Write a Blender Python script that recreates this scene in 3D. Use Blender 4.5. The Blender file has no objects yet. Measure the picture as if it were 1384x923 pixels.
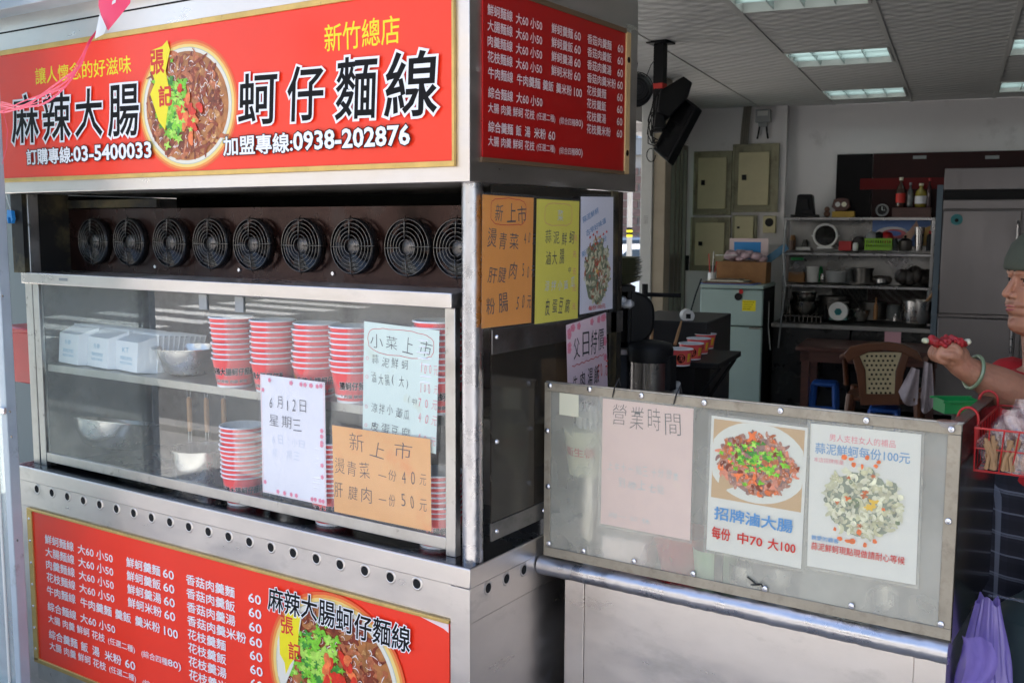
import bpy, math, random
from mathutils import Vector, Matrix
random.seed(7)
sc = bpy.context.scene
col = sc.collection
rad = math.radians
# ------------------------------------------------------------------ camera
F_PX, YAW, PIT, ROLL, RY = 1381.87, rad(33.508), rad(6.488), rad(0.192), rad(10.062)
fw = Vector((-math.sin(YAW)*math.cos(PIT), math.cos(YAW)*math.cos(PIT), -math.sin(PIT)))
r0 = Vector((math.cos(YAW), math.sin(YAW), 0)); u0 = r0.cross(fw)
cr = r0*math.cos(ROLL)+u0*math.sin(ROLL); cu_ = -r0*math.sin(ROLL)+u0*math.cos(ROLL)
CAM = Vector((1.269, -1.754, 1.6))
cd = bpy.data.cameras.new('camera'); cam = bpy.data.objects.new('camera', cd); col.objects.link(cam)
cd.sensor_width = 36; cd.lens = 36*F_PX/1384; cd.clip_end = 500; cd.clip_start = 0.05
cam.matrix_world = Matrix(((cr.x, cu_.x, -fw.x, CAM.x), (cr.y, cu_.y, -fw.y, CAM.y), (cr.z, cu_.z, -fw.z, CAM.z), (0, 0, 0, 1)))
cd.dof.use_dof = True; cd.dof.focus_distance = 2.35; cd.dof.aperture_fstop = 11
sc.camera = cam
# ------------------------------------------------------------------ light
SUN_EL, SUN_AZ = rad(64), rad(-18)      # azimuth from +Y towards +X
w = bpy.data.worlds.new("World"); sc.world = w; w.use_nodes = True
nt = w.node_tree; bg = nt.nodes['Background']
sky = nt.nodes.new('ShaderNodeTexSky'); sky.sky_type = 'NISHITA'; sky.sun_disc = False
sky.sun_elevation = SUN_EL; sky.sun_rotation = SUN_AZ; sky.dust_density = 3.0; sky.air_density = 1.0
nt.links.new(sky.outputs[0], bg.inputs[0]); bg.inputs[1].default_value = 0.15
sd = bpy.data.lights.new('sun', 'SUN'); sun = bpy.data.objects.new('sun', sd); col.objects.link(sun)
sd.energy = 5.0; sd.angle = rad(0.5); sd.color = (1, .96, .9)
sdir = Vector((math.sin(SUN_AZ)*math.cos(SUN_EL), math.cos(SUN_AZ)*math.cos(SUN_EL), math.sin(SUN_EL)))
sun.rotation_euler = sdir.to_track_quat('Z', 'Y').to_euler()
sc.view_settings.view_transform = 'Standard'; sc.view_settings.look = 'None'
sc.view_settings.exposure = 1.85; sc.view_settings.gamma = 1
sc.cycles.use_denoising = True
sc.cycles.max_bounces = 10; sc.cycles.transparent_max_bounces = 16

# ------------------------------------------------------------------ geometry of the place
def ray(x, y): return cr*((x-692)/F_PX)-cu_*((y-461.5)/F_PX)+fw
def onx(px, py, X):
    d = ray(px, py); return CAM+d*((X-CAM.x)/d.x)
def ony(px, py, Y):
    d = ray(px, py); return CAM+d*((Y-CAM.y)/d.y)
def onz(px, py, Z):
    d = ray(px, py); return CAM+d*((Z-CAM.z)/d.z)
RR = Vector((math.cos(RY), math.sin(RY), 0)); RD = Vector((-math.sin(RY), math.cos(RY), 0))
def RW(r, d, z): return RR*r+RD*d+Vector((0, 0, z))
def rp(px, py, d):               # point on the shop's cross plane at depth d -> (r, z)
    q = ray(px, py); p = CAM+q*((d-RD.dot(CAM))/RD.dot(q)); return RR.dot(p), p.z
def foot(x0, x1, yb, yt, d):     # width, height and base centre of an item seen between pixels
    a = rp(x0, yb, d); b = rp(x1, yb, d); t = rp((x0+x1)/2, yt, d); m = rp((x0+x1)/2, yb, d)
    return m[0], m[1], abs(b[0]-a[0]), t[1]-m[1]

# ------------------------------------------------------------------ mesh builder
class MB:
    def __init__(s): s.v = []; s.f = []; s.m = []
    def add(s, vs, fs, mi=0):
        o = len(s.v); s.v += [tuple(v) for v in vs]
        for f in fs: s.f.append(tuple(i+o for i in f)); s.m.append(mi)
        return s
    def box(s, x0, x1, y0, y1, z0, z1, mi=0):
        return s.add([(x0,y0,z0),(x1,y0,z0),(x1,y1,z0),(x0,y1,z0),(x0,y0,z1),(x1,y0,z1),(x1,y1,z1),(x0,y1,z1)],
            [(0,3,2,1),(4,5,6,7),(0,1,5,4),(1,2,6,5),(2,3,7,6),(3,0,4,7)], mi)
    def cbox(s, cx, cy, z0, sx, sy, sz, mi=0): return s.box(cx-sx/2, cx+sx/2, cy-sy/2, cy+sy/2, z0, z0+sz, mi)
    def lathe(s, prof, c=(0,0,0), n=20, mi=0, axis='z', mis=None, sy=1):
        vs = []
        for r, z in prof:
            for i in range(n):
                a = 2*math.pi*i/n; x, y = r*math.cos(a), r*math.sin(a)*sy
                p = (x, y, z) if axis == 'z' else ((x, z, y) if axis == 'y' else (z, x, y))
                vs.append((p[0]+c[0], p[1]+c[1], p[2]+c[2]))
        o = len(s.v); s.v += vs; f0 = len(s.f)
        for k in range(len(prof)-1):
            for i in range(n):
                j = (i+1) % n
                s.f.append((o+k*n+i, o+k*n+j, o+(k+1)*n+j, o+(k+1)*n+i)); s.m.append(mis[k] if mis else mi)
        if prof[0][0] > 1e-6: s.f.append(tuple(o+i for i in reversed(range(n)))); s.m.append(mis[0] if mis else mi)
        if prof[-1][0] > 1e-6 and (len(prof) < 2 or prof[-1][1] >= prof[0][1]): 
            s.f.append(tuple(o+(len(prof)-1)*n+i for i in range(n))); s.m.append(mis[-1] if mis else mi)
        if axis == 'y':
            for q in range(f0, len(s.f)): s.f[q] = s.f[q][::-1]
        return s
    def shell(s, prof, c=(0,0,0), n=24, mi=0, mis=None):      # open lathe (bowls): no caps
        o = len(s.v)
        for r, z in prof:
            for i in range(n):
                a = 2*math.pi*i/n; s.v.append((c[0]+r*math.cos(a), c[1]+r*math.sin(a), c[2]+z))
        for k in range(len(prof)-1):
            for i in range(n):
                j = (i+1) % n
                s.f.append((o+k*n+i, o+k*n+j, o+(k+1)*n+j, o+(k+1)*n+i)); s.m.append(mis[k] if mis else mi)
        return s
    def tube(s, pts, r, n=8, mi=0, closed=False, cap=True):
        pts = [Vector(p) for p in pts]; N = len(pts); rs = r if isinstance(r, (list, tuple)) else [r]*N
        o = len(s.v); up = None
        for k, p in enumerate(pts):
            a = pts[(k-1) % N] if (closed or k) else p; b = pts[(k+1) % N] if (closed or k < N-1) else p
            t = (b-a).normalized() if (b-a).length > 1e-9 else Vector((0,0,1))
            if up is None:
                up = Vector((0,0,1)) if abs(t.z) < .9 else Vector((1,0,0))
            x = t.cross(up).normalized(); up = x.cross(t).normalized()
            for i in range(n):
                q = 2*math.pi*i/n; s.v.append(tuple(p+(x*math.cos(q)+up*math.sin(q))*rs[k]))
        for k in range(N if closed else N-1):
            k2 = (k+1) % N
            for i in range(n):
                j = (i+1) % n; s.f.append((o+k*n+i, o+k*n+j, o+k2*n+j, o+k2*n+i)); s.m.append(mi)
        if cap and not closed:
            s.f.append(tuple(o+i for i in reversed(range(n)))); s.m.append(mi)
            s.f.append(tuple(o+(N-1)*n+i for i in range(n))); s.m.append(mi)
        return s
    def ball(s, c, r, n=12, mi=0, sc_=(1,1,1), rough=0, seed=0):
        rnd = random.Random(seed); o = len(s.v); k = n//2
        vs = [(0,0,-1)]; 
        for i in range(1, k):
            for j in range(n):
                a = math.pi*i/k; b = 2*math.pi*j/n; vs.append((math.sin(a)*math.cos(b), math.sin(a)*math.sin(b), -math.cos(a)))
        vs.append((0,0,1))
        for x,y,z in vs:
            q = r*(1+rough*(rnd.random()-.5)); s.v.append((c[0]+x*q*sc_[0], c[1]+y*q*sc_[1], c[2]+z*q*sc_[2]))
        for j in range(n): s.f.append((o, o+1+(j+1)%n, o+1+j)); s.m.append(mi)
        for i in range(k-2):
            for j in range(n):
                j2=(j+1)%n; s.f.append((o+1+i*n+j, o+1+i*n+j2, o+1+(i+1)*n+j2, o+1+(i+1)*n+j)); s.m.append(mi)
        t = o+len(vs)-1; b = o+1+(k-2)*n
        for j in range(n): s.f.append((b+j, b+(j+1)%n, t)); s.m.append(mi)
        return s
    def prism(s, poly, y0, y1, mi=0):         # polygon in x,z swept along y
        n = len(poly); o = len(s.v)
        s.v += [(x, y0, z) for x, z in poly]+[(x, y1, z) for x, z in poly]
        s.f.append(tuple(o+i for i in range(n))); s.m.append(mi)
        s.f.append(tuple(o+n+i for i in reversed(range(n)))); s.m.append(mi)
        for i in range(n):
            j = (i+1) % n; s.f.append((o+i, o+n+i, o+n+j, o+j)); s.m.append(mi)
        return s
    def grid(s, fn, nu, nv, mi=0):
        o = len(s.v)
        for j in range(nv+1):
            for i in range(nu+1): s.v.append(tuple(fn(i/nu, j/nv)))
        for j in range(nv):
            for i in range(nu):
                a = o+j*(nu+1)+i; s.f.append((a, a+1, a+nu+2, a+nu+1)); s.m.append(mi)
        return s
    def xf(s, M): s.v = [tuple(M @ Vector(v)) for v in s.v]; return s
    def mesh(s, name, mats):
        me = bpy.data.meshes.new(name); me.from_pydata(s.v, [], s.f)
        for m in (mats if isinstance(mats, (list, tuple)) else [mats]): me.materials.append(m)
        me.polygons.foreach_set('material_index', s.m); me.update(); return me
    def build(s, name, mats, parent=None, bevel=0, smooth=True, angle=35, recalc=False):
        me = s.mesh(name, mats)
        if smooth: me.shade_smooth(); me.set_sharp_from_angle(angle=rad(angle))
        o = bpy.data.objects.new(name, me); col.objects.link(o)
        if parent: o.parent = parent
        if bevel:
            b = o.modifiers.new('bevel', 'BEVEL'); b.width = bevel; b.segments = 2; b.limit_method = 'ANGLE'; b.angle_limit = rad(40)
        return o
def tag(o, label=None, cat=None, group=None, kind=None):
    for k, v in (('label', label), ('category', cat), ('group', group), ('kind', kind)):
        if v: o[k] = v
    return o
def thing(name, label, cat, loc=(0,0,0), rz=0, group=None, M=None):
    o = bpy.data.objects.new(name, None); col.objects.link(o); o.empty_display_size = .05
    if M is not None: o.matrix_world = M
    else: o.location = loc; o.rotation_euler = (0,0,rz)
    return tag(o, label, cat, group)
def dup(root, loc, label, rz=None):
    r = root.copy(); col.objects.link(r); r.location = loc; r['label'] = label
    if rz is not None: r.rotation_euler = (0,0,rz)
    for ch in list(root.children):
        c = ch.copy(); col.objects.link(c); c.parent = r
        for g in list(ch.children):
            d = g.copy(); col.objects.link(d); d.parent = c
    return r
ORD = ['first','second','third','fourth','fifth','sixth','seventh','eighth','ninth','tenth','eleventh','twelfth','thirteenth','fourteenth','fifteenth']

# ------------------------------------------------------------------ materials
def pm(name, c, rough=.5, metal=0, var=.0, vs=6, bump=0, bs=30, stretch=(1,1,1), spots=None, rvar=0, coat=0, alpha=1, emit=None, spec=.5, trans=0, sss=0, coords='Object'):
    m = bpy.data.materials.new(name); m.use_nodes = True; n = m.node_tree.nodes; L = m.node_tree.links
    b = n['Principled BSDF']; b.inputs['Base Color'].default_value = (*c, 1)
    b.inputs['Roughness'].default_value = rough; b.inputs['Metallic'].default_value = metal
    b.inputs['Coat Weight'].default_value = coat; b.inputs['Alpha'].default_value = alpha
    b.inputs['Specular IOR Level'].default_value = spec; b.inputs['Transmission Weight'].default_value = trans
    if sss: b.inputs['Subsurface Weight'].default_value = sss; b.inputs['Subsurface Radius'].default_value = (.01,.004,.002)
    if emit: b.inputs['Emission Color'].default_value = (*emit[0], 1); b.inputs['Emission Strength'].default_value = emit[1]
    m.diffuse_color = (*c, 1)
    if var or bump or spots or rvar:
        tc = n.new('ShaderNodeTexCoord'); mp = n.new('ShaderNodeMapping'); L.new(tc.outputs[coords], mp.inputs[0]); mp.inputs['Scale'].default_value = stretch
    csock = None
    if var or rvar:
        t = n.new('ShaderNodeTexNoise'); t.inputs['Scale'].default_value = vs; t.inputs['Detail'].default_value = 6; t.inputs['Roughness'].default_value = .62; L.new(mp.outputs[0], t.inputs[0])
        if var:
            mr = n.new('ShaderNodeMapRange'); mr.inputs[1].default_value = .3; mr.inputs[2].default_value = .7; mr.inputs[3].default_value = 1-var; mr.inputs[4].default_value = 1+var; L.new(t.outputs[0], mr.inputs[0])
            vm = n.new('ShaderNodeVectorMath'); vm.operation = 'SCALE'; vm.inputs[0].default_value = c; L.new(mr.outputs[0], vm.inputs['Scale']); csock = vm.outputs[0]
        if rvar:
            m2 = n.new('ShaderNodeMapRange'); m2.inputs[1].default_value = .3; m2.inputs[2].default_value = .7; m2.inputs[3].default_value = max(.02, rough-rvar); m2.inputs[4].default_value = rough+rvar; L.new(t.outputs[0], m2.inputs[0]); L.new(m2.outputs[0], b.inputs['Roughness'])
    if spots:     # (colour, scale, threshold, softness)
        t2 = n.new('ShaderNodeTexNoise'); t2.inputs['Scale'].default_value = spots[1]; t2.inputs['Detail'].default_value = 8; t2.inputs['Roughness'].default_value = .65; L.new(mp.outputs[0], t2.inputs[0])
        m3 = n.new('ShaderNodeMapRange'); m3.inputs[1].default_value = spots[2]; m3.inputs[2].default_value = spots[2]+spots[3]; L.new(t2.outputs[0], m3.inputs[0])
        mx = n.new('ShaderNodeMix'); mx.data_type = 'RGBA'; L.new(m3.outputs[0], mx.inputs[0])
        if csock: L.new(csock, mx.inputs[6])
        else: mx.inputs[6].default_value = (*c, 1)
        mx.inputs[7].default_value = (*spots[0], 1); csock = mx.outputs[2]
        if metal:
            mm = n.new('ShaderNodeMath'); mm.operation = 'MULTIPLY_ADD'; L.new(m3.outputs[0], mm.inputs[0]); mm.inputs[1].default_value = -.7*metal; mm.inputs[2].default_value = metal; L.new(mm.outputs[0], b.inputs['Metallic'])
    if csock: L.new(csock, b.inputs['Base Color'])
    if bump:
        t3 = n.new('ShaderNodeTexNoise'); t3.inputs['Scale'].default_value = bs; t3.inputs['Detail'].default_value = 3; L.new(mp.outputs[0], t3.inputs[0])
        bp = n.new('ShaderNodeBump'); bp.inputs['Strength'].default_value = 1; bp.inputs['Distance'].default_value = bump; L.new(t3.outputs[0], bp.inputs['Height']); L.new(bp.outputs[0], b.inputs['Normal'])
    return m
def clear(name, tint=(.95,.97,.96), haze=0, hazecol=(.7,.72,.7), rough=.02, refl=1.0, smear=0):
    m = bpy.data.materials.new(name); m.use_nodes = True; n = m.node_tree.nodes; L = m.node_tree.links; n.clear()
    out = n.new('ShaderNodeOutputMaterial'); tr = n.new('ShaderNodeBsdfTransparent'); tr.inputs[0].default_value = (*tint, 1)
    gl = n.new('ShaderNodeBsdfGlossy'); gl.inputs['Roughness'].default_value = rough
    fr = n.new('ShaderNodeFresnel'); fr.inputs[0].default_value = 1.5
    last = tr.outputs[0]
    if haze:
        df = n.new('ShaderNodeBsdfDiffuse'); df.inputs[0].default_value = (*hazecol, 1)
        tl = n.new('ShaderNodeBsdfTranslucent'); tl.inputs[0].default_value = (*hazecol, 1)
        m0 = n.new('ShaderNodeMixShader'); m0.inputs[0].default_value = .35; L.new(df.outputs[0], m0.inputs[1]); L.new(tl.outputs[0], m0.inputs[2])
        mx = n.new('ShaderNodeMixShader'); mx.inputs[0].default_value = haze; L.new(last, mx.inputs[1]); L.new(m0.outputs[0], mx.inputs[2]); last = mx.outputs[0]
        if smear:
            tc = n.new('ShaderNodeTexCoord'); t = n.new('ShaderNodeTexNoise'); t.inputs['Scale'].default_value = 3.5; t.inputs['Detail'].default_value = 5; L.new(tc.outputs['Object'], t.inputs[0])
            mr = n.new('ShaderNodeMapRange'); mr.inputs[1].default_value = .3; mr.inputs[2].default_value = .7; mr.inputs[3].default_value = haze-smear; mr.inputs[4].default_value = haze+smear; L.new(t.outputs[0], mr.inputs[0]); L.new(mr.outputs[0], mx.inputs[0])
    m2 = n.new('ShaderNodeMixShader'); mu = n.new('ShaderNodeMath'); mu.operation = 'MULTIPLY'; mu.inputs[1].default_value = refl
    ge = n.new('ShaderNodeNewGeometry'); iv = n.new('ShaderNodeMath'); iv.operation = 'SUBTRACT'; iv.inputs[0].default_value = 1; L.new(ge.outputs['Backfacing'], iv.inputs[1])
    mb_ = n.new('ShaderNodeMath'); mb_.operation = 'MULTIPLY'; mb_.use_clamp = True; L.new(mu.outputs[0], mb_.inputs[0]); L.new(iv.outputs[0], mb_.inputs[1])
    L.new(fr.outputs[0], mu.inputs[0]); L.new(mb_.outputs[0], m2.inputs[0]); L.new(last, m2.inputs[1]); L.new(gl.outputs[0], m2.inputs[2]); L.new(m2.outputs[0], out.inputs[0])
    return m
def plaid(name, base, l1, l2, sc_=40):
    m = bpy.data.materials.new(name); m.use_nodes = True; n = m.node_tree.nodes; L = m.node_tree.links; b = n['Principled BSDF']; b.inputs['Roughness'].default_value = .85
    tc = n.new('ShaderNodeTexCoord'); sx = n.new('ShaderNodeSeparateXYZ'); L.new(tc.outputs['Object'], sx.inputs[0])
    def band(sock, per, wd, ph=0):
        a = n.new('ShaderNodeMath'); a.operation = 'MULTIPLY_ADD'; L.new(sock, a.inputs[0]); a.inputs[1].default_value = 1/per; a.inputs[2].default_value = ph+50
        f = n.new('ShaderNodeMath'); f.operation = 'FRACT'; L.new(a.outputs[0], f.inputs[0])
        g = n.new('ShaderNodeMath'); g.operation = 'LESS_THAN'; L.new(f.outputs[0], g.inputs[0]); g.inputs[1].default_value = wd; return g.outputs[0]
    ad0 = n.new('ShaderNodeVectorMath'); ad0.operation = 'DOT_PRODUCT'; L.new(tc.outputs['Object'], ad0.inputs[0]); ad0.inputs[1].default_value = (.834,.552,.0)
    class _A: outputs = [ad0.outputs['Value']]
    ad = _A
    cur = None
    for sock, per, wd, ph, c, k in ((ad.outputs[0], .05, .45, 0, l2, .5), (sx.outputs[2], .05, .45, .2, l2, .5), (ad.outputs[0], .05, .10, .3, l1, .6), (sx.outputs[2], .05, .08, .5, l1, .6), (ad.outputs[0], .10, .04, .7, (.35,.25,.1), .5), (sx.outputs[2], .10, .04, .8, l1, .4)):
        mx = n.new('ShaderNodeMix'); mx.data_type = 'RGBA'; bnd = band(sock, per, wd, ph)
        mu = n.new('ShaderNodeMath'); mu.operation = 'MULTIPLY'; mu.inputs[1].default_value = k; L.new(bnd, mu.inputs[0]); L.new(mu.outputs[0], mx.inputs[0])
        if cur: L.new(cur, mx.inputs[6])
        else: mx.inputs[6].default_value = (*base, 1)
        mx.inputs[7].default_value = (*c, 1); cur = mx.outputs[2]
    L.new(cur, b.inputs['Base Color']); return m
M = {}
M['steel'] = pm('brushed steel', (.68,.635,.605), .36, 1, var=.09, vs=4, rvar=.13, stretch=(1,1,2.2), spots=((.42,.38,.33), 5, .58, .25), bump=.0006, bs=5)
M['steel_dirty'] = pm('worn dirty steel', (.55,.53,.50), .40, 1, var=.15, vs=14, rvar=.12, spots=((.10,.08,.05), 30, .62, .12), bump=.00015, bs=20)
M['steel_dark'] = pm('smoked steel', (.26,.25,.24), .42, 1, var=.2, vs=5, rvar=.1, spots=((.05,.04,.03), 6, .50, .2))
M['chrome'] = pm('shiny steel tube', (.52,.51,.53), .30, 1, rvar=.12, vs=14, bump=.003, bs=16, var=.15)
M['gold'] = pm('anodised gold strip', (.62,.42,.14), .38, .7, var=.15, vs=12, spots=((.25,.15,.05), 60, .62, .15))
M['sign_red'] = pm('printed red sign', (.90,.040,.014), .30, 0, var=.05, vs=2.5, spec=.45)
M['sign_red_shade'] = pm('side sign red with shade', (.42,.009,.008), .35, 0, var=.05, vs=3, spec=.3)  # sign red darkened: the side's shade is put into the colour
M['ink_w'] = pm('white print', (.82,.82,.84), .4)
M['ink_p'] = pm('pale print', (.82,.66,.66), .4)
M['ink_k'] = pm('black print', (.006,.006,.007), .5, spec=.12)
M['ink_y'] = pm('yellow print', (.85,.60,.01), .4)
M['ink_yb'] = pm('bright yellow print', (.85,.72,.01), .4)
M['ink_r'] = pm('red print', (.62,.03,.02), .5)
M['ink_pk'] = pm('pink marker', (.80,.22,.26), .6)
M['ink_b'] = pm('blue print', (.12,.30,.55), .5)
M['ink_lb'] = pm('pale blue marker', (.45,.60,.62), .6)
M['ink_grey'] = pm('pencil grey marker', (.085,.085,.09), .6)
M['ink_fade'] = pm('faded marker', (.62,.68,.76), .6)
M['glow1'] = pm('halo yellow', (.85,.62,.20), .4); M['glow2'] = pm('halo orange', (.82,.30,.06), .4); M['glow3'] = pm('halo red', (.80,.12,.03), .4)
M['p_rim'] = pm('printed bowl rim', (.75,.72,.62), .4); M['p_rim2'] = pm('printed rim shade', (.50,.52,.42), .4)
M['p_soup'] = pm('printed soup', (.42,.16,.045), .35, var=.35, vs=22, spots=((.75,.42,.16), 28, .56, .10))
M['p_meat'] = pm('printed meat', (.22,.035,.012), .3, var=.6, vs=50, spots=((.62,.26,.12), 70, .60, .08))
M['p_meat2'] = pm('printed light meat', (.45,.13,.05), .3, var=.5, vs=55, spots=((.72,.42,.25), 80, .58, .08))
M['p_gleam'] = pm('printed highlight', (.80,.70,.66), .4)
M['p_leaf'] = pm('printed leaf', (.20,.55,.03), .4, var=.4, vs=60); M['p_leaf2'] = pm('printed dark leaf', (.05,.27,.03), .4, var=.4, vs=60); M['p_leaf3'] = pm('printed light leaf', (.42,.70,.10), .4, var=.3, vs=60)
M['p_chili'] = pm('printed chili', (.70,.03,.01), .35, var=.3, vs=60); M['p_chili2'] = pm('printed chili light', (.80,.18,.05), .35, var=.3, vs=60)
M['p_plate'] = pm('printed plate', (.72,.72,.64), .5); M['p_wood'] = pm('printed wood', (.55,.33,.12), .5)
M['p_clam'] = pm('printed clam', (.52,.50,.30), .5, var=.4, vs=50); M['p_clam2'] = pm('printed pale clam', (.72,.70,.48), .5, var=.3, vs=50); M['p_clam3'] = pm('printed dark clam', (.20,.24,.14), .5, var=.4, vs=50); M['p_egg'] = pm('printed yolk', (.75,.48,.08), .5)
M['pw'] = pm('white paper', (.80,.80,.83), .55, var=.02, vs=6); M['pwp'] = pm('faded cream poster', (.74,.73,.66), .55, var=.03, vs=7)
M['pkw'] = pm('pinkish paper', (.80,.62,.68), .55, var=.04, vs=5)
M['pg'] = pm('pale green paper', (.66,.78,.70), .55, var=.04, vs=5, spots=((.62,.66,.45), 7, .55, .2)); M['po'] = pm('orange paper', (.80,.42,.16), .55, var=.05, vs=7, spots=((.82,.30,.10), 5, .52, .2))
M['pos'] = pm('deep orange paper', (.90,.35,.06), .55, var=.06, vs=6); M['py'] = pm('yellow paper', (.88,.78,.10), .55, var=.05, vs=6)
M['pp'] = pm('faded pink paper', (.76,.56,.50), .6, var=.04, vs=6, spots=((.74,.62,.44), 6, .58, .2)); M['pb'] = pm('white coated paper', (.82,.82,.90), .5)
M['sleeve'] = clear('laminating film', (.97,.97,.98), .06, (.8,.8,.85), .08, .55)
M['sleeve_edge'] = pm('film edge', (.62,.62,.72), .25, alpha=.6)
M['glass'] = clear('case glass', (.97,.985,.98), .055, (.85,.88,.86), .0, 2.0, .03)
M['sleeve_haze'] = clear('cloudy film', (.97,.97,.95), .25, (.86,.85,.76), .15, .6, .04)
M['acrylic'] = clear('hazy acrylic', (.92,.93,.90), .26, (.97,.95,.84), .10, 1.5, .09)
M['acrylic_side'] = clear('smoked acrylic', (.16,.13,.10), .55, (.075,.062,.048), .14, 1.3, .15)
M['door_clear'] = clear('scratched clear sheet', (.86,.92,.92), .35, (.62,.72,.74), .2, .9, .2)
M['plastic_bag'] = clear('thin plastic bag', (.93,.92,.94), .10, (.8,.76,.82), .15, 1.5, .15)
M['black'] = pm('black plastic', (.010,.010,.011), .5, spec=.2, var=.2); M['black_g'] = pm('black gloss', (.008,.008,.009), .22, rvar=.08)
M['fan'] = pm('fan black', (.006,.006,.007), .20, rvar=.1, vs=30)
M['wire'] = pm('greasy wire', (.16,.15,.14), .18, 1, var=.3, vs=40)
M['steel_sh'] = pm('shelf steel', (.30,.29,.29), .3, 1, var=.15, vs=6, rvar=.1)
M['steel_bk'] = pm('dull back steel', (.24,.23,.22), .3, 1, var=.3, vs=3, rvar=.12)
M['dark_paint'] = pm('dark grey paint', (.12,.115,.11), .85, var=.15, vs=3)  # dark paint for the added canopy and right-hand walls, holds the light down
M['top_reflect'] = pm('counter steel with dark reflection', (.075,.085,.11), .24, 1, var=.2, vs=6, rvar=.1)  # dark reflection of the case painted into the counter steel
M['roof_al'] = pm('pale blue painted edge', (.55,.60,.66), .45, var=.05)
M['case_blk'] = pm('cabinet gloss black steel', (.035,.034,.034), .25, .6, var=.3, vs=4, rvar=.1)
M['pot_b'] = pm('bright steel bowl', (.68,.66,.64), .22, 1, rvar=.1, vs=12, var=.12)
M['rust'] = pm('heat stained panel', (.034,.014,.011), .25, .6, var=.45, vs=5, rvar=.12, stretch=(1,1,.5), spots=((.012,.009,.010), 5, .5, .25))
M['soot'] = pm('sooty plate', (.10,.08,.04), .6, .3, var=.5, vs=9, spots=((.008,.007,.006), 6, .42, .14))
M['soot2'] = pm('black soot', (.018,.015,.012), .75, var=.5, vs=12, spots=((.10,.09,.06), 18, .62, .1))
M['cup_red'] = pm('red paper bowl', (.82,.105,.11), .42, var=.03); M['cup_w'] = pm('white rim', (.82,.82,.84), .4); M['cup_in'] = pm('bowl inside', (.62,.66,.70), .5)
M['foam'] = pm('white foam', (.93,.95,.97), .5, var=.02, vs=30); M['ink_foam'] = pm('blue stamp', (.30,.55,.72), .6)
M['hole'] = pm('dark hole', (.004,.004,.004), .9); M['screw'] = pm('screw head', (.75,.75,.78), .25, 1)
M['wallp'] = pm('white wall paint', (.72,.69,.685), .8, var=.05, vs=1.5, bump=.0006, bs=12, spots=((.33,.30,.28), 2.2, .62, .25))
M['tile'] = None
M['tbar'] = pm('ceiling grid bar', (.50,.49,.46), .6)
M['cream'] = pm('cream metal box', (.56,.50,.30), .5, var=.12, vs=3, spots=((.14,.12,.07), 4, .60, .12)); M['cream_d'] = pm('grimy cream', (.30,.28,.18), .6, var=.25, vs=5, spots=((.10,.08,.05), 6, .52, .2))
M['grey_p'] = pm('grey plastic', (.30,.31,.31), .5, var=.1); M['frid'] = pm('pale green enamel', (.33,.44,.41), .38, var=.05, vs=3, spots=((.22,.26,.22), 9, .68, .1))
M['wood_d'] = pm('dark red wood', (.075,.025,.018), .4, var=.35, vs=8, stretch=(1,1,8)); M['brown_pl'] = pm('brown chair plastic', (.12,.042,.018), .32, var=.15); M['rattan'] = pm('woven cream plastic', (.50,.42,.26), .6, var=.1, vs=30)
M['flower'] = pm('flower print', (.80,.28,.38), .6)
M['cloth'] = pm('grey pink cloth', (.42,.36,.39), .9, var=.12, vs=20, bump=.001, bs=80); M['card'] = pm('cardboard', (.30,.15,.06), .8, var=.2, vs=9)
M['pot'] = pm('steel pot', (.50,.48,.46), .28, 1, rvar=.1, vs=12, var=.15, spots=((.10,.08,.06), 12, .62, .1)); M['pot_d'] = pm('dark pot', (.12,.11,.10), .35, .8, var=.3)
M['red_pl'] = pm('red plastic', (.42,.010,.012), .35, var=.1); M['green_pl'] = pm('green plastic', (.02,.40,.10), .35, trans=.15); M['lime'] = pm('lime plastic', (.22,.45,.02), .4)
M['bluepl'] = pm('blue plastic', (.02,.10,.42), .4); M['blue_c'] = pm('sky blue plastic', (.03,.30,.75), .4); M['white_pl'] = pm('white plastic', (.72,.72,.70), .45, var=.04)
M['redglass'] = pm('dark red glass board', (.024,.002,.002), .3, var=.2, vs=2, spec=.15); M['redglass_b'] = pm('bright red board', (.13,.002,.003), .3, spec=.15); M['blk_glass'] = pm('black glass board', (.006,.005,.006), .35, spec=.12)
M['metal_w'] = pm('grey white paint', (.58,.58,.55), .6, var=.06); M['beige_al'] = pm('beige frame', (.38,.32,.23), .5, var=.15, vs=4); M['al'] = pm('window frame', (.22,.20,.17), .4, .6, var=.1)
M['dglass'] = clear('sliding door glass', (.50,.60,.57), .25, (.30,.38,.36), .02, 1.2)
M['asphalt'] = pm('asphalt', (.12,.117,.112), .85, var=.25, vs=3, bump=.004, bs=120); M['pave'] = pm('pavement slab', (.34,.33,.31), .8, var=.15, vs=4, bump=.002, bs=60)
M['paint_w'] = pm('road paint', (.75,.75,.72), .6, var=.12, vs=8, spots=((.22,.22,.21), 14, .66, .06)); M['floor'] = pm('shop floor', (.11,.105,.10), .35, var=.15, vs=5)
M['carw'] = pm('white car paint', (.80,.80,.80), .2, coat=.8); M['carb'] = pm('blue grey car paint', (.20,.25,.30), .25, coat=.8); M['carglass'] = pm('car glass', (.03,.04,.045), .05); M['tyre'] = pm('tyre', (.02,.02,.02), .8)
M['brown_brick'] = pm('brown brick', (.22,.13,.10), .8, var=.25, vs=12); M['mortar'] = pm('mortar', (.40,.36,.31), .9); M['tilew'] = pm('pale wall tile', (.48,.53,.58), .35, var=.08, vs=4)
M['facade'] = pm('rendered facade', (.68,.65,.59), .8, var=.1, vs=.6); M['facade2'] = pm('tan tiled facade', (.52,.46,.38), .7, var=.12, vs=.8); M['facade3'] = pm('grey facade', (.50,.51,.50), .7, var=.12, vs=.7)
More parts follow.
